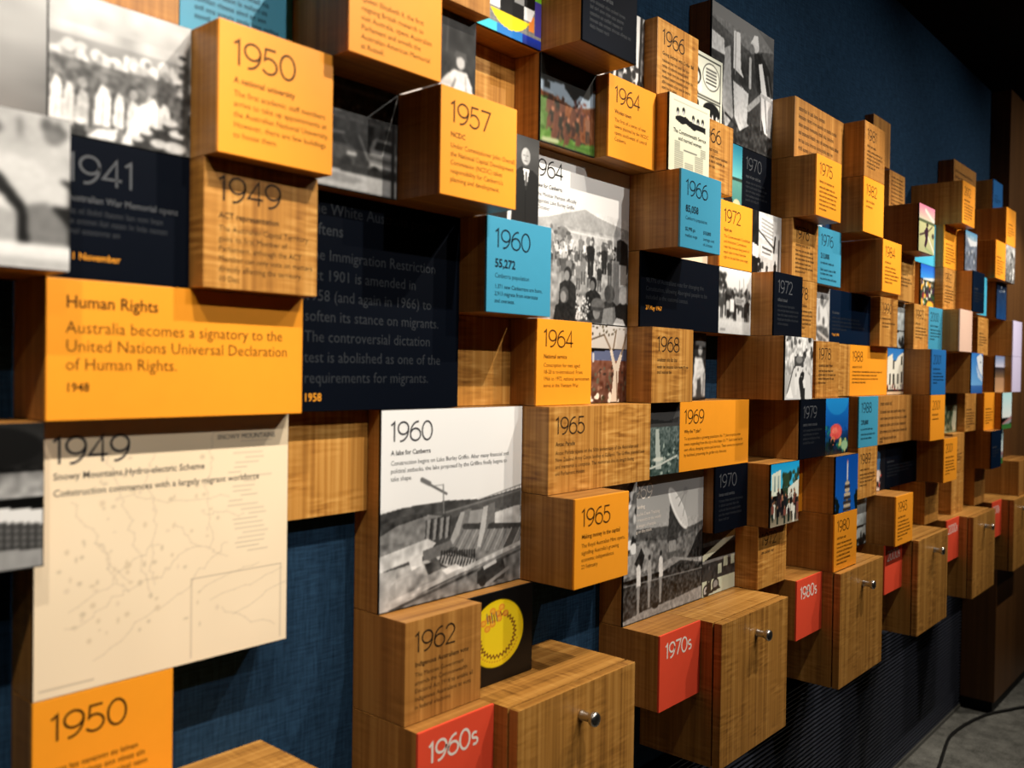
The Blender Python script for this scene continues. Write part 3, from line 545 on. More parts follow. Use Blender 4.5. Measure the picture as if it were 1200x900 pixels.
@pic
def openday(p):
    p.grad((20, 150, 210), (70, 180, 215), 0, .4); p.poly([(.02, .16), (.34, .1), (.34, .5), (.02, .52)], (214, 222, 206)); p.noise(20, 10, .1, .5, 0, .35)
    for x in (.1, .22): p.grad((160, 176, 170), (130, 150, 150), .2, .44, x, x + .07)
    p.foliage(30, .42, .68, .2, .5, .06, [(30, 50, 40), (44, 66, 44)]); p.foliage(20, .78, .98, .14, .4, .05, [(34, 52, 40), (50, 70, 50)]); p.poly([(.6, .42), (1, .3), (1, .62), (.6, .66)], (214, 218, 206)); p.grad((70, 60, 46), (150, 140, 120), .6, 1); p.people(34, .02, .98, .74, 1.0, .32, [(24, 24, 30), (40, 30, 34), (216, 216, 206), (30, 44, 36), (120, 70, 60), (20, 20, 22)], ((170, 120, 90), (60, 40, 30)))
@pic
def mast(p):
    p.grad((6, 76, 170), (20, 100, 200)); p.foliage(14, 0, .12, .78, 1, .07, [(10, 24, 24)]); p.foliage(14, .9, 1, .66, 1, .07, [(10, 24, 24)]); p.line(.52, .12, .52, .5, .05, (230, 230, 230)); p.line(.52, .08, .52, .14, .02, (200, 80, 60)); p.line(.52, .48, .52, 1, .09, (160, 150, 140))
    for y, w_ in ((.5, .14), (.56, .2), (.62, .16), (.7, .22), (.76, .26), (.84, .3), (.9, .24), (.96, .3)): p.line(.52 - w_ / 2, y, .52 + w_ / 2, y, .055, (210, 190, 160) if int(y * 50) % 2 else (60, 50, 46))
@pic
def snowy(p): p.grad((196, 204, 206), (150, 158, 160), 0, .6).noise(12, 30); p.poly([(0, .7), (1, .62), (1, 1), (0, 1)], (170, 176, 176)); p.foliage(24, 0, 1, .82, 1, .08, [(10, 14, 16), (24, 28, 30)])
@pic
def sporty(p):
    p.grad((226, 130, 160), (214, 206, 180), 0, .3); p.grad((206, 204, 150), (190, 190, 140), .3, 1); p.line(.4, .1, 1, .3, .08, (226, 220, 210)); p.grad((90, 100, 70), (100, 110, 80), .3, .37); p.poly([(.32, .56), (.5, .42), (.6, .5), (.56, .74), (.44, .9), (.34, .86), (.42, .7)], (60, 30, 50)); p.ell(.52, .4, .07, .04, (50, 34, 30)); p.line(.05, .66, .4, .58, .04, (70, 50, 50)); p.line(.55, .55, .85, .4, .03, (80, 60, 50)); p.line(.6, .66, 1, .95, .05, (236, 236, 216)); p.line(.4, .9, .9, .98, .03, (150, 176, 120)); p.ell(.9, .6, .08, .06, (80, 70, 60))
@pic
def flowers(p):
    p.grad((24, 90, 200), (60, 150, 225), 0, .34); p.line(.2, .36, 1, .3, .07, (210, 215, 215)); p.grad((50, 60, 50), (40, 50, 40), .36, 1); p.foliage(60, 0, 1, .4, 1, .07, [(130, 40, 50), (60, 40, 70), (230, 170, 60), (40, 90, 50), (30, 40, 40), (190, 80, 90), (220, 220, 200)]); p.ell(.7, .94, .26, .1, (240, 180, 60))
@pic
def mountain(p): p.grad((90, 150, 190), (170, 190, 205), 0, .2); p.poly([(0, .1), (.4, .22), (1, .2), (1, 1), (0, 1)], (120, 130, 148)); p.noise(16, 30, .1, 1); p.poly([(.1, .16), (.6, .2), (1, .18), (1, .3), (.4, .36)], (226, 230, 236)); p.foliage(20, 0, 1, .4, 1, .06, [(90, 96, 104), (190, 196, 205)])
@pic
def darkblueview(p): p.grad((20, 34, 60), (14, 60, 110)).noise(8, 8); p.foliage(6, .3, .8, .1, .3, .05, [(190, 196, 200), (60, 60, 66)])
@pic
def bluecrowd(p): p.grad((24, 40, 66), (16, 56, 96)); p.poly([(.2, .95), (.36, .84), (.56, .86), (.6, 1), (.2, 1)], (220, 224, 226)); p.ell(.7, .86, .06, .05, (60, 50, 50))
@pic
def facade(p):
    p.grad((40, 120, 200), (60, 140, 210), 0, .26); p.poly([(0, .2), (.3, .12), (.34, .3), (.5, .28), (.66, .16), (1, .06), (1, .9), (0, .9)], (240, 236, 220))
    for x, y in ((.12, .56), (.34, .56), (.6, .54), (.82, .5)): p.grad((30, 36, 30), (40, 40, 34), y, y + .24, x, x + .1)
    for x, y in ((.34, .26), (.84, .16)): p.grad((40, 44, 36), (40, 44, 36), y, y + .2, x, x + .08)
    p.people(16, 0, 1, .9, .95, .14, [(60, 30, 30), (30, 30, 40), (150, 60, 60)], ((120, 80, 60),)); p.grad((226, 196, 160), (226, 196, 160), .93, 1)
@pic
def whale(p): p.grad((50, 120, 200), (110, 170, 225), 0, .8); p.grad((60, 110, 180), (40, 90, 160), .8, 1); p.poly([(.45, .1), (.8, 0), (1, .1), (1, .6), (.8, .5), (.6, .36)], (230, 236, 244)); p.poly([(.4, .3), (.8, .55), (1, .62), (1, .72), (.6, .6)], (190, 210, 236)); p.ell(.8, .22, .04, .03, (50, 70, 110))
@pic
def thinsky(p): p.grad((110, 130, 170), (200, 200, 220), 0, .3); p.grad((30, 28, 40), (130, 100, 70), .3, .6); p.grad((170, 130, 100), (190, 150, 110), .6, 1)
@pic
def bridge(p): p.grad((20, 30, 28), (30, 46, 38), 0, .3); p.grad((120, 140, 110), (150, 156, 120), .3, 1); p.poly([(.5, .95), (.8, .3), (.95, .34), (.9, .95)], (230, 226, 196)); p.foliage(26, 0, .6, .4, .95, .07, [(40, 70, 50), (80, 100, 70), (190, 190, 150)])
@pic
def stadium(p): p.grad((180, 226, 232), (240, 244, 244), 0, .7); p.poly([(0, .86), (1, .64), (1, .84), (0, .9)], (150, 150, 156)); p.line(0, .86, 1, .7, .05, (200, 90, 90), .5); p.grad((50, 110, 50), (60, 120, 56), .86, 1)
@pic
def runner(p): p.grad((10, 14, 22), (20, 20, 26)); p.person(.5, .98, .96, (60, 100, 140), (190, 130, 100), (220, 200, 190), .24); p.foliage(16, .3, .8, .5, 1, .06, [(226, 210, 200), (190, 70, 60), (30, 30, 40)])
@pic
def mural(p):
    p.grad(10, 12); p.ell(.44, .46, .41, .37, (238, 206, 22)); p.ell(.44, .46, .37, .335, (244, 214, 34)); cx, cy = .44, .48
    for i in range(44):
        a = math.radians(88 - i * 6); b_ = math.radians(88 - (i + 1) * 6); r0, r1 = (1.08, .92) if i % 2 else (.92, 1.08)
        p.line(cx + .27 * r0 * math.cos(a), cy - .235 * r0 * math.sin(a), cx + .27 * r1 * math.cos(b_), cy - .235 * r1 * math.sin(b_), .014, (104, 50, 26))
    for i in range(20): a = math.radians(-20 - i * 7); p.ell(cx + .33 * math.cos(a), cy - .29 * math.sin(a), .012, .01, (210, 150, 30))
    for x, y in ((.22, .31), (.3, .27), (.36, .2), (.44, .24), (.5, .18), (.46, .3), (.36, .34), (.28, .38), (.56, .26)): p.ell(x, y, .045, .036, (226, 104, 50), 0, .7); p.ell(x, y, .03, .022, (244, 190, 60), 0, .8)
    for i in range(5): p.line(.27 + i * .035, .22 + .02 * (i % 2), .29 + i * .035, .32, .014, ((90, 90, 90), (110, 56, 30))[i % 2])
@pic
def floodedhall(p):
    p.grad(34, 14, 0, .34).noise(10, 14); p.ell(.5, .16, .5, .16, 12); p.grad(120, 168, .34, .5); p.noise(24, 30, .3, .56); p.poly([(0, .5), (1, .6), (1, .7), (0, .57)], 226); p.poly([(0, .57), (1, .7), (1, .88), (0, .8)], 96)
    for i in range(22): p.line(i / 21., .57 + i * .0062, i / 21., .8 + i * .0038, .014, 40)
    for i in range(4): p.line(0, .6 + i * .055, 1, .73 + i * .045, .012, 50)
    p.poly([(0, .8), (1, .88), (1, 1), (0, 1)], 150); p.noise(20, 10, .8, 1)
@pic
def snowymap(p):
    p.grad((240, 220, 188), (244, 224, 194)).noise(6, 3); r = p.r
    def river(x, y, n, dx, dy, c):
        for _ in range(n):
            x2 = x + dx + r.uniform(-.02, .02); y2 = y + dy + r.uniform(-.016, .016); p.line(x, y, x2, y2, .004, c, .34); x, y = x2, y2
    c = (176, 160, 140)
    for a in ((.26, .1, 26, .004, .026), (.42, .14, 22, -.001, .024), (.66, .06, 18, .0, .026), (.12, .3, 14, .012, .024), (.1, .76, 26, .022, -.006), (.2, .9, 24, .022, -.012), (.3, .3, 12, .03, .0), (.5, .42, 14, .012, .02), (.44, .5, 16, -.02, .012), (.62, .4, 10, .02, .004), (.2, .46, 18, .012, .014)): river(*a, c)
    p.foliage(90, .08, .7, .14, .86, .01, [(222, 202, 172), (214, 196, 168), (228, 208, 180)])
    for a in ((.57, .66, .97, .66), (.57, .66, .57, .98), (.97, .66, .97, .98)): p.line(*a, .004, c, .8)
    for i in range(4): river(.6 + i * .05, .72 + i * .04, 8, .035, r.uniform(-.01, .015), c)
    for i in range(22): y = .16 + i * .02; x = .72 + r.uniform(0, .1); p.line(x, y, x + r.uniform(.05, .14), y, .004, c, .7)
    for i in range(3): p.line(.78, .05 + i * .03, .92, .05 + i * .03, .004, c, .5)
    p.line(.02, .97, .2, .97, .005, (150, 136, 120), .6)

# ------------------------------------------------------------------ the room
def slab(name, mat, x0, x1, y0, y1, z0, z1): return structure(box(name, mat, None, x0, x1, y0, y1, z0, z1, 0))
XL, XR, YF = gx(-14), gx(40), -3.6
slab('floor', M['carpet'], XL, XR, YF, 0.12, -0.06, 0.0)
slab('wall_back', M['fabric'], XL, gx(26), 0.0, 0.12, gz(-5.35), gz(9.05))
slab('ceiling', M['ceil'], XL, XR, YF, 0.12, gz(9.05), gz(9.05) + 0.08)
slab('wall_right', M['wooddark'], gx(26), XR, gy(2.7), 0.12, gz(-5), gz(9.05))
bm = bmesh.new(); boxbm(bm, XL, gx(26), 0.03, 0.12, 0.0, gz(-5.35))
structure(link('trim_1', bm_mesh(bm, 'grille_backing'), M['grilleback']))
bm = bmesh.new(); pz = 0.0146; k = int((gz(-5.4) - 0.03) / pz)
for i in range(k): boxbm(bm, XL, gx(24) - 0.002, 0.0, 0.0295, 0.02 + i * pz, 0.02 + i * pz + 0.0046, 0.001)
gr = structure(link('trim_2', bm_mesh(bm, 'slat_grille'), M['grille']))
M['edge'] = flat('grey_edge_strip', (96, 96, 92), 0.6, 0.3)
skb = structure(box('baseboard_back', M['edge'], None, XL, gx(24) - 0.002, -0.004, 0.0295, 0.0005, 0.016, 0.001))

# ------------------------------------------------------------------ timeline blocks
rng = random.Random(7)
G = 0.0005
INK = {'orange': ('i_brown', 'i_brown'), 'wood': ('i_dark', 'i_dark'), 'woodf': ('i_dark', 'i_dark'), 'blue': ('i_navy', 'i_navy'), 'navy': ('i_grey', 'i_dim'), 'navyblue': ('i_grey', 'i_dim'),
       'cyan': ('i_navy', 'i_navy'), 'deepblue': ('i_navy', 'i_navy'), 'white': ('i_charc', 'i_charc'), 'woodpale': ('i_dark', 'i_dark'), 'red': ('i_white', 'i_white')}
def block(c0, c1, r0, r1, n, face, label, year=None, head=None, lines=None, bars=0, extra=None, ppc=46, seed=None, name=None, back=None, date=None, ink=None, group=None):
    photo = face in PICS
    nm = name or ('photo_block' if photo else 'timeline_block')
    group = group or {'photo_block': 'photo blocks of the timeline wall', 'decade_block': 'red decade blocks'}.get(nm, 'printed and plain blocks of the timeline wall')
    t = empty(nm, (gx((c0 + c1) / 2), 0, gz(r0)), label, 'display block', group)
    hw = (c1 - c0) * W / 2 - G; h0 = G; h1 = (r1 - r0) * H - G; yf = gy(n); th = 0.005
    woodface = face in ('wood', 'woodf')
    if woodface:
        box('body', M[face], t, -hw, hw, yf, -0.0005, h0, h1)
    else:
        box('body', M['wood'], t, -hw, hw, yf + th, -0.0005, h0, h1)
        if photo:
            pn = box('picture_panel', M['black'], t, -hw, hw, yf, yf + th - 0.0003, h0, h1, 0.0005)
            p = Pic(int(ppc * (c1 - c0)) + 1, int(ppc * (r1 - r0) * .95) + 1, (seed or 0) * 131 + c0 * 17 + r0 * 5 + 300)
            PICS[face](p); p.mesh('photograph' if face not in ('mural', 'comic', 'newspaper', 'paper', 'testcard', 'snowymap') else 'printed_sheet', -hw + .0006, hw - .0006, yf - 0.0002, h1 - .0006, h0 + .0006, M['photo'], pn)
            yf -= 0.0003
        else: box('face_panel', M[face], t, -hw, hw, yf, yf + th - 0.0003, h0, h1, 0.0006)
    ik = ink or INK.get(face, ('i_dark', 'i_dark'))
    x0, zt = -hw, h1
    fw = (c1 - c0) * W - .12 * W
    if year:
        q = Print(); q.num(year, .115 * W, .125 * H, .19 * H, .0175 * W); q.build('year_numeral', M[ik[0]], t, x0, zt, yf)
    if head:
        q = Print()
        if head is True: q.bars(rng, .12 * W, .45 * H, rng.uniform(.35, .6) * W, .05 * H)
        else: q.text(head, .12 * W, .45 * H, .047 * H, .012, maxw=fw - .1 * W)
        q.build('heading', M[ik[0]], t, x0, zt, yf)
    if lines or bars:
        q = Print()
        for i, s in enumerate(lines or ()): q.text(s, .12 * W, (.55 + i * .078) * H, .045 * H, -.004, maxw=fw - .02 * W)
        for i in range(bars): q.bars(rng, .12 * W, (.54 + i * .07) * H, ((.8 if i < bars - 1 else .45) + rng.uniform(-.12, .04)) * ((c1 - c0) * W - .1 * W), .042 * H)
        q.build('caption', M[ik[1]], t, x0, zt, yf)
    if date:
        q = Print(); dt, du, dv, dm = date; q.text(dt, du * W, dv * H, .048 * H, .012); q.build('date_line', M[dm], t, x0, zt, yf)
    for nm_, mat_, items in (extra or ()):
        q = Print()
        for it in items:
            if it[0] == 'n': q.num(it[1], it[2] * W, it[3] * H, it[4] * H, it[5] * W)
            elif it[0] == 'b': q.bars(rng, it[1] * W, it[2] * H, it[3] * W, it[4] * H)
            else: q.text(it[1], it[2] * W, it[3] * H, it[4] * H, it[5])
        q.build(nm_, M[mat_], t, x0, zt, yf)
    return t

# --- columns at the left, out of focus
block(-1, 0, 2, 3, 3, 'misty', 'plain grey misty photograph block in the top left corner', ppc=40)
block(0, 1, 2, 3, 3, 'march', 'black and white photo block of white-clad marchers left of the orange university block', ppc=110)
block(-1, 0, 1, 2, 5, 'statues', 'black and white photo block of pale stone statues beside the 1941 block', ppc=90)
block(0, 1, 1, 2, 3, 'navy', 'dark navy block printed 1941 about the war memorial opening', '1941', 'Australian War Memorial opens', bars=3, date=('11 November', .12, .86, 'i_gold'))
block(0, 1, 3, 4, 2, 'wood', 'plain wooden block cut by the top edge above the marchers photo')
block(1, 2, 3, 4, 2, 'blue', 'sky blue block cut by the top edge above the 1950 university block', None, True, bars=5)
block(1, 2, 2, 3, 5, 'orange', 'orange block printed 1950 about a national university', '1950', 'A national university', ['The first academic staff members', 'arrive to take up appointments at', 'the Australian National University.', 'However, there are few buildings', 'to house them.'])
block(1, 2, 1, 2, 4, 'woodf', 'figured wooden block printed 1949 about ACT representation', '1949', 'ACT representation', ['The Australian Capital Territory', 'gains its first Member of', 'Parliament, although the ACT', 'Member can only vote on matters', 'directly affecting the territory.', '10 Dec'])
block(2, 3, 3, 4, 6, 'orange', 'thick orange block on royal visit at top edge, above the dark car park photo', '1954', 'Royal visit', ['Queen Elizabeth II, the first', 'reigning British monarch to', 'visit Australia, opens Australian', 'Parliament and unveils the', 'Australian-American Memorial', 'at Russell.'])
block(2, 3, 2, 3, 3, 'carpark', 'dark black and white photo block of parked cars between the 1950 and 1957 blocks', ppc=80)
block(0, 2, 0, 1, 3, 'orange', 'wide orange block headed Human Rights, dated 1948', extra=[
    ('heading', 'i_brown', [('t', 'Human Rights', .12, .2, .085, .014)]),
    ('caption', 'i_brown', [('t', 'Australia becomes a signatory to the', .12, .38, .085, -.004), ('t', 'United Nations Universal Declaration', .12, .51, .085, -.004), ('t', 'of Human Rights.', .12, .64, .085, -.004)]),
    ('date_line', 'i_brown', [('t', '1948', .12, .79, .06, .016)])])
block(2, 4, 0, 2, 2, 'navy', 'large dark navy block about the White Australia policy softening, dated 1958', extra=[
    ('heading', 'i_dim', [('t', 'The White Australia policy', .14, .2, .105, .004), ('t', 'softens', .14, .39, .105, .004)]),
    ('caption', 'i_dim', [('t', s, .14, .62 + i * .186, .1, -.004) for i, s in enumerate(['The Immigration Restriction', 'Act 1901 is amended in', '1958 (and again in 1966) to', 'soften its stance on migrants.', 'The controversial dictation', 'test is abolished as one of the', 'requirements for migrants.'])]),
    ('date_line', 'i_gold', [('t', '1958', .14, 1.9, .07, .014)])])
block(0, 2, -2, 0, 2, 'snowymap', 'large cream map block printed 1949 about the Snowy Mountains scheme', '1949', ppc=110, ink=('i_charc', 'i_charc'), name='map_block', extra=[
    ('heading', 'i_charc', [('t', 'Snowy Mountains Hydro-electric Scheme', .12, .43, .05, .005)]),
    ('caption', 'i_charc', [('t', 'Construction commences with a largely migrant workforce', .12, .55, .05, 0)]),
    ('map_title', 'i_grey', [('t', 'SNOWY MOUNTAINS', 1.34, .2, .04, 0)])])
block(-1, 0, -1, 0, 3, 'floodedhall', 'black and white building photo block at left edge beside the map', ppc=80)
block(0, 1, -3, -2, 2, 'orange', 'orange block printed 1950 directly below the cream map', '1950', None, bars=5)
block(2, 3, -1, 0, 1, 'woodf', 'blank wooden block between the cream map and the dam photo', ppc=40)

# --- middle columns
block(3, 4, 4, 5, 4, 'wood', 'blank wooden block at the top edge above the 1957 block')
block(3, 4, 3, 4, 3, 'formal', 'dark black and white photo block of people in formal dress above 1957', ppc=80)
block(3, 4, 2, 3, 6, 'orange', 'thick orange block printed 1957 NCDC', '1957', 'NCDC', ['Under Commissioner John Overall,', 'the National Capital Development', 'Commission (NCDC) takes', "responsibility for Canberra's", 'planning and development.'])
block(4, 5, 4, 5, 3, 'testcard', 'colour television test pattern block at the top edge', ppc=90)
block(4, 5, 3, 4, 1, 'woodf', 'shallow blank wooden block under the television test pattern block')
block(4, 5, 2, 3, 3, 'twomen', 'black and white photo block of men in suits behind the 1957 block', ppc=90)
block(4, 5, 1, 2, 4, 'blue', 'sky blue block printed 1960 with population 55,272', '1960', extra=[
    ('population_figure', 'i_navy', [('t', '55,272', .115, .52, .085, .03)]), ('heading', 'i_navy', [('t', 'Canberra population', .115, .63, .047, -.004)]),
    ('caption', 'i_navy', [('t', '1,371 new Canberrans are born,', .115, .74, .042, .004), ('t', '2,913 migrate from interstate', .115, .815, .042, .004), ('t', 'and overseas.', .115, .89, .042, .004)])])
block(4, 5, 0, 1, 1, 'woodf', 'shallow blank wooden block left of the 1964 national service block')
block(3, 5, -2, 0, 2, 'dam', 'large white photo block printed 1960 showing a dam under construction', '1960', 'A lake for Canberra', ['Construction begins on Lake Burley Griffin. After many financial and', 'political setbacks, the lake proposed by the Griffins finally begins to', 'take shape.'], ppc=150, ink=('i_charc', 'i_grey'))
block(5, 6, 4, 5, 6, 'navy', 'thick black block on the top edge, left of the 1966 wooden block', None, True, bars=5)
block(5, 6, 3, 4, 3, 'diggers', 'colour photo block of a crowd on red earth and grass left of orange 1964', ppc=80)
block(5, 7, 1, 3, 2, 'lakeopening', 'large black and white photo block printed 1964 of a crowd below a mountain', '1964', 'A lake for Canberra', ['Prime Minister Menzies officially', 'inaugurates Lake Burley Griffin.', '17 October'], ppc=130, ink=('i_black', 'i_charc'))
block(5, 6, 0, 1, 3, 'orange', 'orange block printed 1964 about national service', '1964', 'National service', ['Conscription for men aged', '18-20 is re-introduced. From', '1966 to 1972, national servicemen', 'serve in the Vietnam War.'])
block(6, 7, 0, 1, 2, 'gumtree', 'colour photo block of a pale gum tree over a red plain', ppc=80)
block(5, 7, -1, 0, 4, 'woodf', 'wide figured wooden block printed 1965 about Anzac Parade', '1965', 'Anzac Parade', ['Anzac Parade opens on the 50th anniversary of the Australian and', 'New Zealand Army Corps landing at Gallipoli. The Griffins planned axis', 'and memorial is complete. The memorials line its length facing', 'old Parliament House.'])
block(5, 6, -2, -1, 6, 'orange', 'thick orange block printed 1965 about making money in the capital', '1965', 'Making money in the capital', ['The Royal Australian Mint opens,', "signalling Australia's growing", 'economic independence.', '22 February'])
block(6, 7, -2, -1, 3, 'streetstrip', 'thin visible black and white photo block squeezed between orange 1965 and the dish photo', ppc=60)
block(3, 4, -3, -2, 4, 'wood', 'wooden block printed 1962 about Indigenous Australians voting', '1962', 'Indigenous Australians vote', ['The Menzies Government', 'amends the Commonwealth', 'Electoral Act 1918 to enable all', 'Indigenous Australians to vote', 'in federal elections.'])
block(4, 5, -3, -2, 3, 'mural', 'black block with a round yellow artwork beside the 1962 block', ppc=110, name='artwork_block')
block(6, 7, 4, 5, 3, 'trunks', 'black and white tree trunks photo block behind the orange 1964 Woden block', ppc=60)
block(6, 7, 3, 4, 4, 'orange', 'orange block printed 1964 about Woden town', '1964', 'Woden town', ['The first of a series of new', 'towns planned by the NCDC', 'opens south-west of central', 'Canberra.'])
block(7, 8, 4, 5, 4, 'woodf', 'wooden block printed 1966 about going decimal', '1966', 'Going decimal with Dollar Bill', bars=6)
block(7, 8, 3, 4, 5, 'newspaper', 'cream newspaper page block about the Commonwealth service and married women', ppc=100, name='newspaper_block', extra=[('headline', 'i_black', [('t', 'The Commonwealth Service', .1, .485, .052, .004), ('t', 'and married women', .22, .57, .052, .004)])])
block(7, 8, 2, 3, 6, 'blue', 'thick sky blue block printed 1966 with population 85,058', '1966', extra=[
    ('population_figure', 'i_navy', [('t', '85,058', .115, .53, .085, .03)]), ('heading', 'i_navy', [('t', 'Canberra population', .115, .63, .047, -.004)]),
    ('caption', 'i_navy', [('t', '$2,998 pa', .115, .77, .045, .014), ('t', 'median wage', .115, .85, .042, -.002), ('t', '$10,800', .55, .77, .045, .014), ('t', 'average cost', .55, .85, .042, -.002), ('t', 'of a house', .55, .92, .042, -.002)])])
block(7, 9, 1, 2, 3, 'navy', 'wide black block dated 27 May 1967 below the blue 1966 block', extra=[
    ('caption', 'i_dim', [('t', '90.77% of Australians vote for changing the', .12, .4, .062, -.004), ('t', 'Constitution, allowing Aboriginal people to be', .12, .51, .062, -.004), ('t', 'included in the national census.', .12, .62, .062, -.004)]), ('date_line', 'i_gold', [('t', '27 May 1967', .12, .76, .055, .014)])])
block(7, 8, 0, 1, 4, 'woodf', 'figured wooden block printed 1968 beside the pale gum tree photo', '1968', True, bars=2)
block(8, 9, 0, 1, 2, 'partygoer', 'dark black and white photo block of dressed-up people right of the 1968 block', ppc=56)
block(7, 8, -1, 0, 3, 'cityaxis', 'grey-green aerial photo block of a long city avenue between 1965 and 1969', ppc=80)
block(8, 10, -1, 0, 3, 'orange', 'wide orange block printed 1969 about the Y plan', '1969', "Why the 'Y plan'?", ["To accommodate a growing population, the 'Y' plan proposes new", "towns expanding from the city in the shape of a 'Y'. Each town has its", 'own offices, shopping centre and services. These towns are separated', 'by bushland, preserving the garden city character.'])
block(7, 9, -3, -1, 2, 'dish', 'large black and white photo block printed 1969 showing a satellite dish', '1969', 'Moon landing', ['Honeysuckle Creek Tracking', 'Station transmits to the world', 'the first images of people', 'walking on the moon.'], ppc=110, ink=('i_white', 'i_white'))
block(9, 10, -2, -1, 3, 'navy', 'black block printed 1970 below the wide orange 1969 block', '1970', True, bars=5)
block(9, 10, -3, -2, 2, 'bikes', 'black and white photo block of bicycles outside a building below black 1970', ppc=70)
block(8, 9, 4, 5, 3, 'comic', 'black and white comic strip block right of the wooden 1966 block', ppc=80, name='comic_block')
block(8, 9, 3, 4, 4, 'woodf', 'wooden block with only the digits 66 showing behind the newspaper block', '1966', True, bars=3)
block(8, 9, 2, 3, 2, 'paper', 'pale paper coloured block peeking out under the thick blue 1966 block', ppc=20)
block(9, 11, 4, 6, 2, 'gallery', 'tall black and white photo block of a bearded man at work against the blue wall', ppc=110)
block(9, 10, 3, 4, 2, 'lakeview', 'teal sky and silhouette photo block left of the upper black 1970 block', ppc=60)
block(10, 11, 3, 4, 2, 'navy', 'upper black block printed 1970 beneath the bearded man photo', '1970', True, bars=5)
block(9, 10, 2, 3, 3, 'orange', 'orange block printed 1972 about equal pay', '1972', 'Equal pay', ['The Commonwealth Conciliation', 'and Arbitration Commission', 'rules that women doing work of', 'equal value to men have the', 'right to be paid the same wage.'])
block(10, 11, 2, 3, 3, 'placards', 'black and white photo block of protesters with placards right of orange 1972', ppc=66)
block(9, 10, 1, 2, 3, 'marchers', 'black and white photo block of street marchers below the orange 1972 block', ppc=70)
block(10, 11, 1, 2, 5, 'navy', 'thick black block printed 1972 below the placards photo', '1972', True, bars=5)
block(10, 11, 0, 1, 6, 'parade', 'thick black and white photo block of a robed procession below black 1972', ppc=60)
block(10, 11, -2, -1, 5, 'openday', 'colour photo block of a crowd by white buildings under blue sky', ppc=64)
block(10, 11, -3, -2, 4, 'woodf', 'wooden block printed 1972 below the crowd and white buildings photo', '1972', True)

# --- right-hand columns
block(11, 13, 4, 5, 4, 'wood', 'wide wooden block of dense print at the top, right of the bearded man photo', None, extra=[('heading', 'i_dark', [('b', .15, .2, 1.0, .075)]), ('caption', 'i_dark', [('b', .15, .2 + (i + 1) * .13, (1.55, 1.45, 1.6, 1.45, .8)[i], .07) for i in range(5)])])
block(11, 12, 3, 4, 6, 'orange', 'thick orange block printed 1975 below the wide wooden print block', '1975', True, bars=6)
block(12, 13, 3, 4, 3, 'bluecrowd', 'dark blue photo block just showing above the blue 1976 block', ppc=40)
block(11, 12, 2, 3, 4, 'woodf', 'wooden block printed 1976 in shadow, left of the blue 1976 block', '1976', True, bars=6)
block(12, 13, 2, 3, 4, 'blue', 'sky blue block printed 1976 above the seated person photo', '1976', extra=[('population_figure', 'i_navy', [('t', '213,000', .115, .54, .085, .03)]), ('caption', 'i_navy', [('b', .115, .64, .55, .045), ('b', .115, .76, .7, .045), ('b', .115, .83, .5, .045), ('b', .115, .92, .75, .045)])])
block(11, 12, 1, 2, 4, 'woodf', 'wooden block ending in digit 8, behind the thick black 1972 block', '1978', True, bars=5)
block(12, 13, 1, 2, 3, 'portrait', 'black and white photo block of a seated person below blue 1976', ppc=50)
block(13, 15, 1, 2, 3, 'navyblue', 'wide midnight blue block below the 1976 and 1984 blocks', None, True, bars=4, date=('9 April 1980', .12, .86, 'i_gold'))
block(12, 13, 0, 1, 4, 'woodf', 'wooden block printed 1978 left of the wide orange 1988 block', '1978', True, bars=4)
block(13, 14, 0, 1, 3, 'woodf', 'narrow visible blank wooden block touching the left end of orange 1988')
block(14, 16, 0, 1, 3, 'orange', 'wide orange block printed 1988 left of the columned building photo', '1988', True, bars=4)
block(11, 12, -1, 0, 5, 'navy', 'black block printed 1979 beside the coral reef photo', '1979', True, bars=4)
block(12, 13, -1, 0, 5, 'reef', 'blue underwater photo block with red coral', ppc=56)
block(14, 15, -1, 0, 4, 'blue', 'sky blue block printed 1988 right of the coral reef photo', '1988', extra=[('population_figure', 'i_navy', [('t', '270,800', .115, .55, .085, .03)]), ('caption', 'i_navy', [('b', .115, .66, .6, .045), ('b', .115, .76, .7, .045), ('b', .115, .84, .55, .045)])])
block(15, 17, -1, 0, 4, 'wood', 'wide wooden block of large grey print right of blue 1988', None, extra=[('heading', 'i_dark', [('b', .12, .2, .75, .085)]), ('caption', 'i_dark', [('b', .12, .36 + i * .135, (1.5, 1.62, 1.55, 1.6, 1.0)[i], .07) for i in range(5)]), ('date_line', 'i_dark', [('b', .12, .96, .2, .06)])])
block(11, 12, -2, -1, 3, 'orange', 'orange block mostly hidden right of the white buildings crowd photo')
block(12, 13, -2, -1, 6, 'mast', 'bright blue photo block of a telecommunications tower', ppc=56)
block(12, 13, -3, -2, 6, 'orange', 'thick orange block printed 1980 under the telecommunications tower photo', '1980', True, bars=6)
block(14, 15, -2, -1, 4, 'woodf', 'wooden block printed 1989 under blue 1988', '1989', True, bars=4)
block(15, 16, -2, -1, 3, 'runner', 'narrow visible photo block of athletes right of wooden 1989', ppc=40)
block(16, 18, -2, -1, 3, 'navy', 'wide black block under the wide wooden print block', None, True, bars=4)
block(14, 15, -3, -2, 3, 'snowy', 'pale grey photo block between the orange 1980 and 1993 blocks', ppc=40)
block(15, 16, -3, -2, 6, 'orange', 'thick orange block printed 1993 just above a red block in shadow', '1993', True, bars=6)
block(13, 14, 4, 5, 6, 'wood', 'wooden block printed 1981 on top of orange 1982', '1981', True, bars=5)
block(13, 14, 3, 4, 6, 'orange', 'thick orange block printed 1982 with wooden 1981 on top', '1982', True, bars=1)
block(14, 15, 2, 3, 6, 'orange', 'thick orange block printed 1984 with a shadowed wooden block at its right', '1984', True, bars=5)
block(16, 17, 5, 6, 1, 'wood', 'small blank wooden block standing highest against the blue wall, behind wooden 1981')
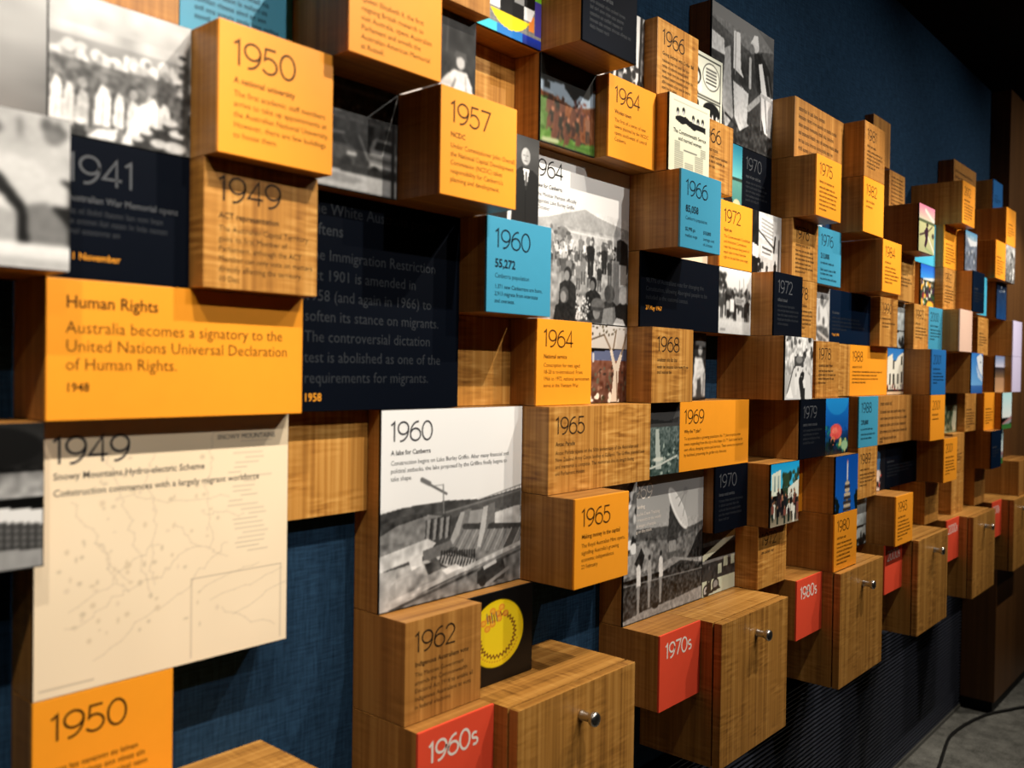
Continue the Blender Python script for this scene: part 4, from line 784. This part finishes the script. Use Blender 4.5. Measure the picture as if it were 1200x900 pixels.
block(17, 18, 4, 5, 1, 'wood', 'shallow wooden block with fine print against the wall right of orange 1982', None, extra=[('caption', 'i_dark', [('b', .12, .15 + i * .085, .75, .04) for i in range(9)])])
block(16, 17, 3, 4, 6, 'sporty', 'thick colour sports photo block of a player on a pale field', ppc=50)
block(17, 19, 3, 4, 3, 'cyan', 'cyan block showing only below the sports photo block')
block(16, 17, 2, 3, 4, 'woodf', 'wooden block right of orange 1984, left of the flowers photo', None, True, bars=3)
block(17, 18, 2, 3, 2, 'wood', 'recessed wooden block between the flowers photo and its left wooden neighbour')
block(18, 19, 2, 3, 3, 'flowers', 'colour photo block of flowers under a blue sky', ppc=44)
block(15, 16, 1, 2, 4, 'woodf', 'wooden block printed 1990 under orange 1984', '1990', True, bars=2)
block(16, 17, 1, 2, 3, 'snowy', 'thin visible black and white photo block right of wooden 1990', ppc=36, seed=2)
block(17, 18, 1, 2, 4, 'woodf', 'wooden block printed 1993 left of the blue 2000 block', '1993', True, bars=4)
block(18, 19, 1, 2, 4, 'blue', 'sky blue block printed 2000 left of the pale pink block', '2000', True, bars=4)
block(16, 17, 0, 1, 3, 'facade', 'colour photo block of a white columned building right of orange 1988', ppc=44)
block(17, 18, 0, 1, 6, 'deepblue', 'deep blue block printed 2001 near the columned building photo', '2001', True, bars=4)
block(17, 18, -1, 0, 6, 'orange', 'upper orange block printed 2001, below the deep blue 2001 block', '2001', True, bars=1)
block(18, 19, -2, -1, 6, 'orange', 'lower orange block printed 2001, right of the wide black block', '2001', True, bars=5)
block(18, 19, -3, -2, 4, 'woodf', 'tall-sided blank wooden block standing below the lower orange 2001 block')
block(20, 21, -3, -2, 4, 'woodf', 'blank wooden block standing behind the drawer second from the right edge')
block(22, 23, -3, -2, 4, 'wood', 'pale wooden block left of the big end block above the last drawer')
block(25, 27, -3, -2, 6, 'wood', 'big plain wooden end block resting above the last drawer at right edge')
block(21, 23, 5, 6, 2, 'wood', 'highest wooden block at the far right with printed lines against blue wall', None, extra=[('caption', 'i_dark', [('b', .12, .3 + i * .15, 1.5, .08) for i in range(4)])])
block(19, 20, 4, 5, 6, 'orange', 'thick orange block under the highest far right wooden print block', '2012', True, bars=6)
block(20, 21, 4, 5, 3, 'orange', 'recessed orange block above the snowy mountain photo')
block(24, 25, 5, 6, 3, 'deepblue', 'blue block topmost at the far right end', None, True, bars=2)
block(23, 24, 4, 5, 6, 'orange', 'orange block under the topmost far right blue block', None, True, bars=4)
block(22, 23, 3, 4, 6, 'orange', 'orange block right of the snowy mountain photo', None, True, bars=6)
block(23, 24, 3, 4, 6, 'streetstrip', 'thin dark photo block at right edge beside the far orange block', ppc=30, seed=4)
block(19, 20, 3, 4, 4, 'orange', 'recessed orange block left of the snowy mountain photo', None, True, bars=6)
block(20, 21, 3, 4, 5, 'mountain', 'colour photo block of a snowy mountain', ppc=40)
block(19, 20, 2, 3, 4, 'woodf', 'wooden block printed 1992 right of the flowers photo', '1992', True, bars=5)
block(20, 21, 2, 3, 6, 'navyblue', 'midnight blue block right of wooden 1992, under the snowy mountain photo', None, True, bars=4)
block(21, 22, 2, 3, 5, 'cyan', 'cyan block showing as a thin strip right of the far midnight blue block')
block(23, 24, 2, 3, 5, 'darkblueview', 'dark blue photo block at far right above the lavender blocks', ppc=36)
block(19, 20, 1, 2, 6, 'woodpale', 'pale pink block right of blue 2000')
block(22, 23, 1, 2, 4, 'woodf', 'small wooden printed block right of the pale pink block', None, True, bars=4)
block(24, 25, 1, 2, 6, 'lavender', 'upper lavender white block at right edge')
block(20, 21, 0, 1, 6, 'whale', 'blue photo block with a white curved shape below the pale pink block', ppc=40)
block(23, 24, 0, 1, 5, 'thinsky', 'dim photo block left of the lower lavender block', ppc=36)
block(24, 25, 0, 1, 6, 'lavender', 'lower lavender white block at right edge')
block(20, 21, -1, 0, 3, 'bridge', 'green photo block right of the upper orange 2001 block', ppc=36)
block(21, 22, -1, 0, 4, 'woodf', 'wooden printed block right of the green photo', None, True, bars=6)
block(22, 23, -1, 0, 5, 'orange', 'orange block left of the white stadium photo', None, True, bars=5)
block(23, 24, -1, 0, 6, 'stadium', 'pale photo block of a stadium at the right edge', ppc=36)
block(20, 21, -2, -1, 4, 'woodf', 'wooden block tucked right of the lower orange 2001 block', None, True, bars=4)
block(22, 23, -2, -1, 6, 'navyblue', 'dark navy block at the far right under the orange block by the stadium photo', None, True, bars=3)
block(23, 24, -2, -1, 5, 'stadium', 'thin white photo strip block right of the far navy block', ppc=24, seed=3)

# ------------------------------------------------------------------ decade blocks and drawers
def lathe(prof, seg=28):
    bm = bmesh.new(); rings = []
    for y, r in prof: rings.append([bm.verts.new((r * math.cos(2 * math.pi * i / seg), y, r * math.sin(2 * math.pi * i / seg))) for i in range(seg)])
    for a, b_ in zip(rings, rings[1:]):
        for i in range(seg): bm.faces.new((a[i], a[(i + 1) % seg], b_[(i + 1) % seg], b_[i]))
    bm.faces.new(rings[0]); bm.faces.new(rings[-1]); me = bm_mesh(bm, 'knob')
    for p in me.polygons: p.use_smooth = True
    return me
N1, N2, N3 = 5.93, 6.03, 6.65
def drawer(c0, c1, label):
    t = empty('drawer', (gx((c0 + c1) / 2), 0, gz(-5)), label, 'drawer', 'wooden drawers under the decade blocks')
    hw = (c1 - c0) * W / 2 - G; hh = 2 * H
    box('carcass', M['woodd'], t, -hw, hw, gy(N1), -0.0005, G, hh - G)
    box('joint', M['grilleback'], t, -hw + .004, hw - .004, gy(N2) - .0002, gy(N1) - .0003, .004, hh - .004, 0)
    f = box('drawer_front', M['woodd'], t, -hw, hw, gy(N3), gy(N2) - .0005, G, hh - G, 0.0009)
    y0 = gy(N3)
    me = lathe([(0, .0095), (-.003, .0092), (-.006, .0082), (-.017, .0076), (-.021, .0086), (-.024, .0118), (-.027, .0128), (-.031, .0128), (-.034, .0112), (-.0352, .006)])
    k = link('knob', me, M['steel'], f); k.location = (0, y0, hh - .335 * H)
    return t
for c, s, lab, dl in ((3, '1960s', 'coral red block printed 1960s under the wooden 1962 block', 'wooden drawer beside the red 1960s block'),
                      (7, '1970s', 'coral red block printed 1970s below the satellite dish photo', 'wooden drawer beside the red 1970s block'),
                      (11, '1980s', 'coral red block printed 1980s below wooden 1972', 'wooden drawer beside the red 1980s block'),
                      (15, '2000s', 'coral red block in shadow directly under orange 1993', 'wooden drawer right of and below the orange 1993 block'),
                      (19, '2000s', 'coral red block between the two far wooden drawers, fully lit', 'wooden drawer second from the right edge'),
                      (23, '2010s', 'coral red block farthest right beside the last drawer', 'last wooden drawer cut by the right edge')):
    t = block(c, c + 1, -4, -3, 5, 'red', lab, name='decade_block', extra=[('decade_lettering', 'i_white', [('n', s, .13, .14, .19, .024)])])
    drawer(c + 1, c + 3, dl)
drawer(0, 2, 'wooden drawer whose top shows at the bottom left beside the lower orange 1950 block')

# ------------------------------------------------------------------ low end cabinet and cable
t = empty('end_cabinet', (gx(25.4), 0, 0), 'dark wooden floor cabinet under the last drawer at bottom right', 'cabinet')
zb = 0.055
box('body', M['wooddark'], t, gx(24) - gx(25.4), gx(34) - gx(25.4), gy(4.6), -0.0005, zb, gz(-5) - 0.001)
box('plinth', M['black'], t, gx(24.1) - gx(25.4), gx(34) - gx(25.4), gy(4.2), -0.0005, 0.0003, zb - 0.0005)
pts = [Vector((x, y, 0.0068)) for x, y in ((5.2, -1.1), (4.75, -0.62), (4.3252, -0.268), (4.1686, -0.1775), (4.068, -0.1299), (3.9263, -0.094), (3.7651, -0.073), (3.6419, -0.0719), (3.5097, -0.0912), (3.3875, -0.112), (3.223, -0.1423), (2.7, -0.26), (2.2, -0.42))]
path = []
for i in range(len(pts) - 1):
    p0, p1, p2, p3 = pts[max(i - 1, 0)], pts[i], pts[i + 1], pts[min(i + 2, len(pts) - 1)]
    for k in range(8):
        t_ = k / 8; path.append(.5 * (2 * p1 + (p2 - p0) * t_ + (2 * p0 - 5 * p1 + 4 * p2 - p3) * t_ ** 2 + (3 * p1 - p0 - 3 * p2 + p3) * t_ ** 3))
path.append(pts[-1])
bm = bmesh.new(); rings = []
for i, q in enumerate(path):
    d = (path[min(i + 1, len(path) - 1)] - path[max(i - 1, 0)]).normalized(); sd = Vector((-d.y, d.x, 0))
    rings.append([bm.verts.new(q + (sd * math.cos(a) + Vector((0, 0, 1)) * math.sin(a)) * 0.0065) for a in [2 * math.pi * j / 10 for j in range(10)]])
for a, b_ in zip(rings, rings[1:]):
    for i in range(10): bm.faces.new((a[i], a[(i + 1) % 10], b_[(i + 1) % 10], b_[i]))
bm.faces.new(rings[0]); bm.faces.new(rings[-1]); me = bm_mesh(bm, 'cable')
for p in me.polygons: p.use_smooth = True
cb = link('cable', me, M['rubber']); cb['label'] = 'black cable curving across the grey floor'; cb['category'] = 'cable'
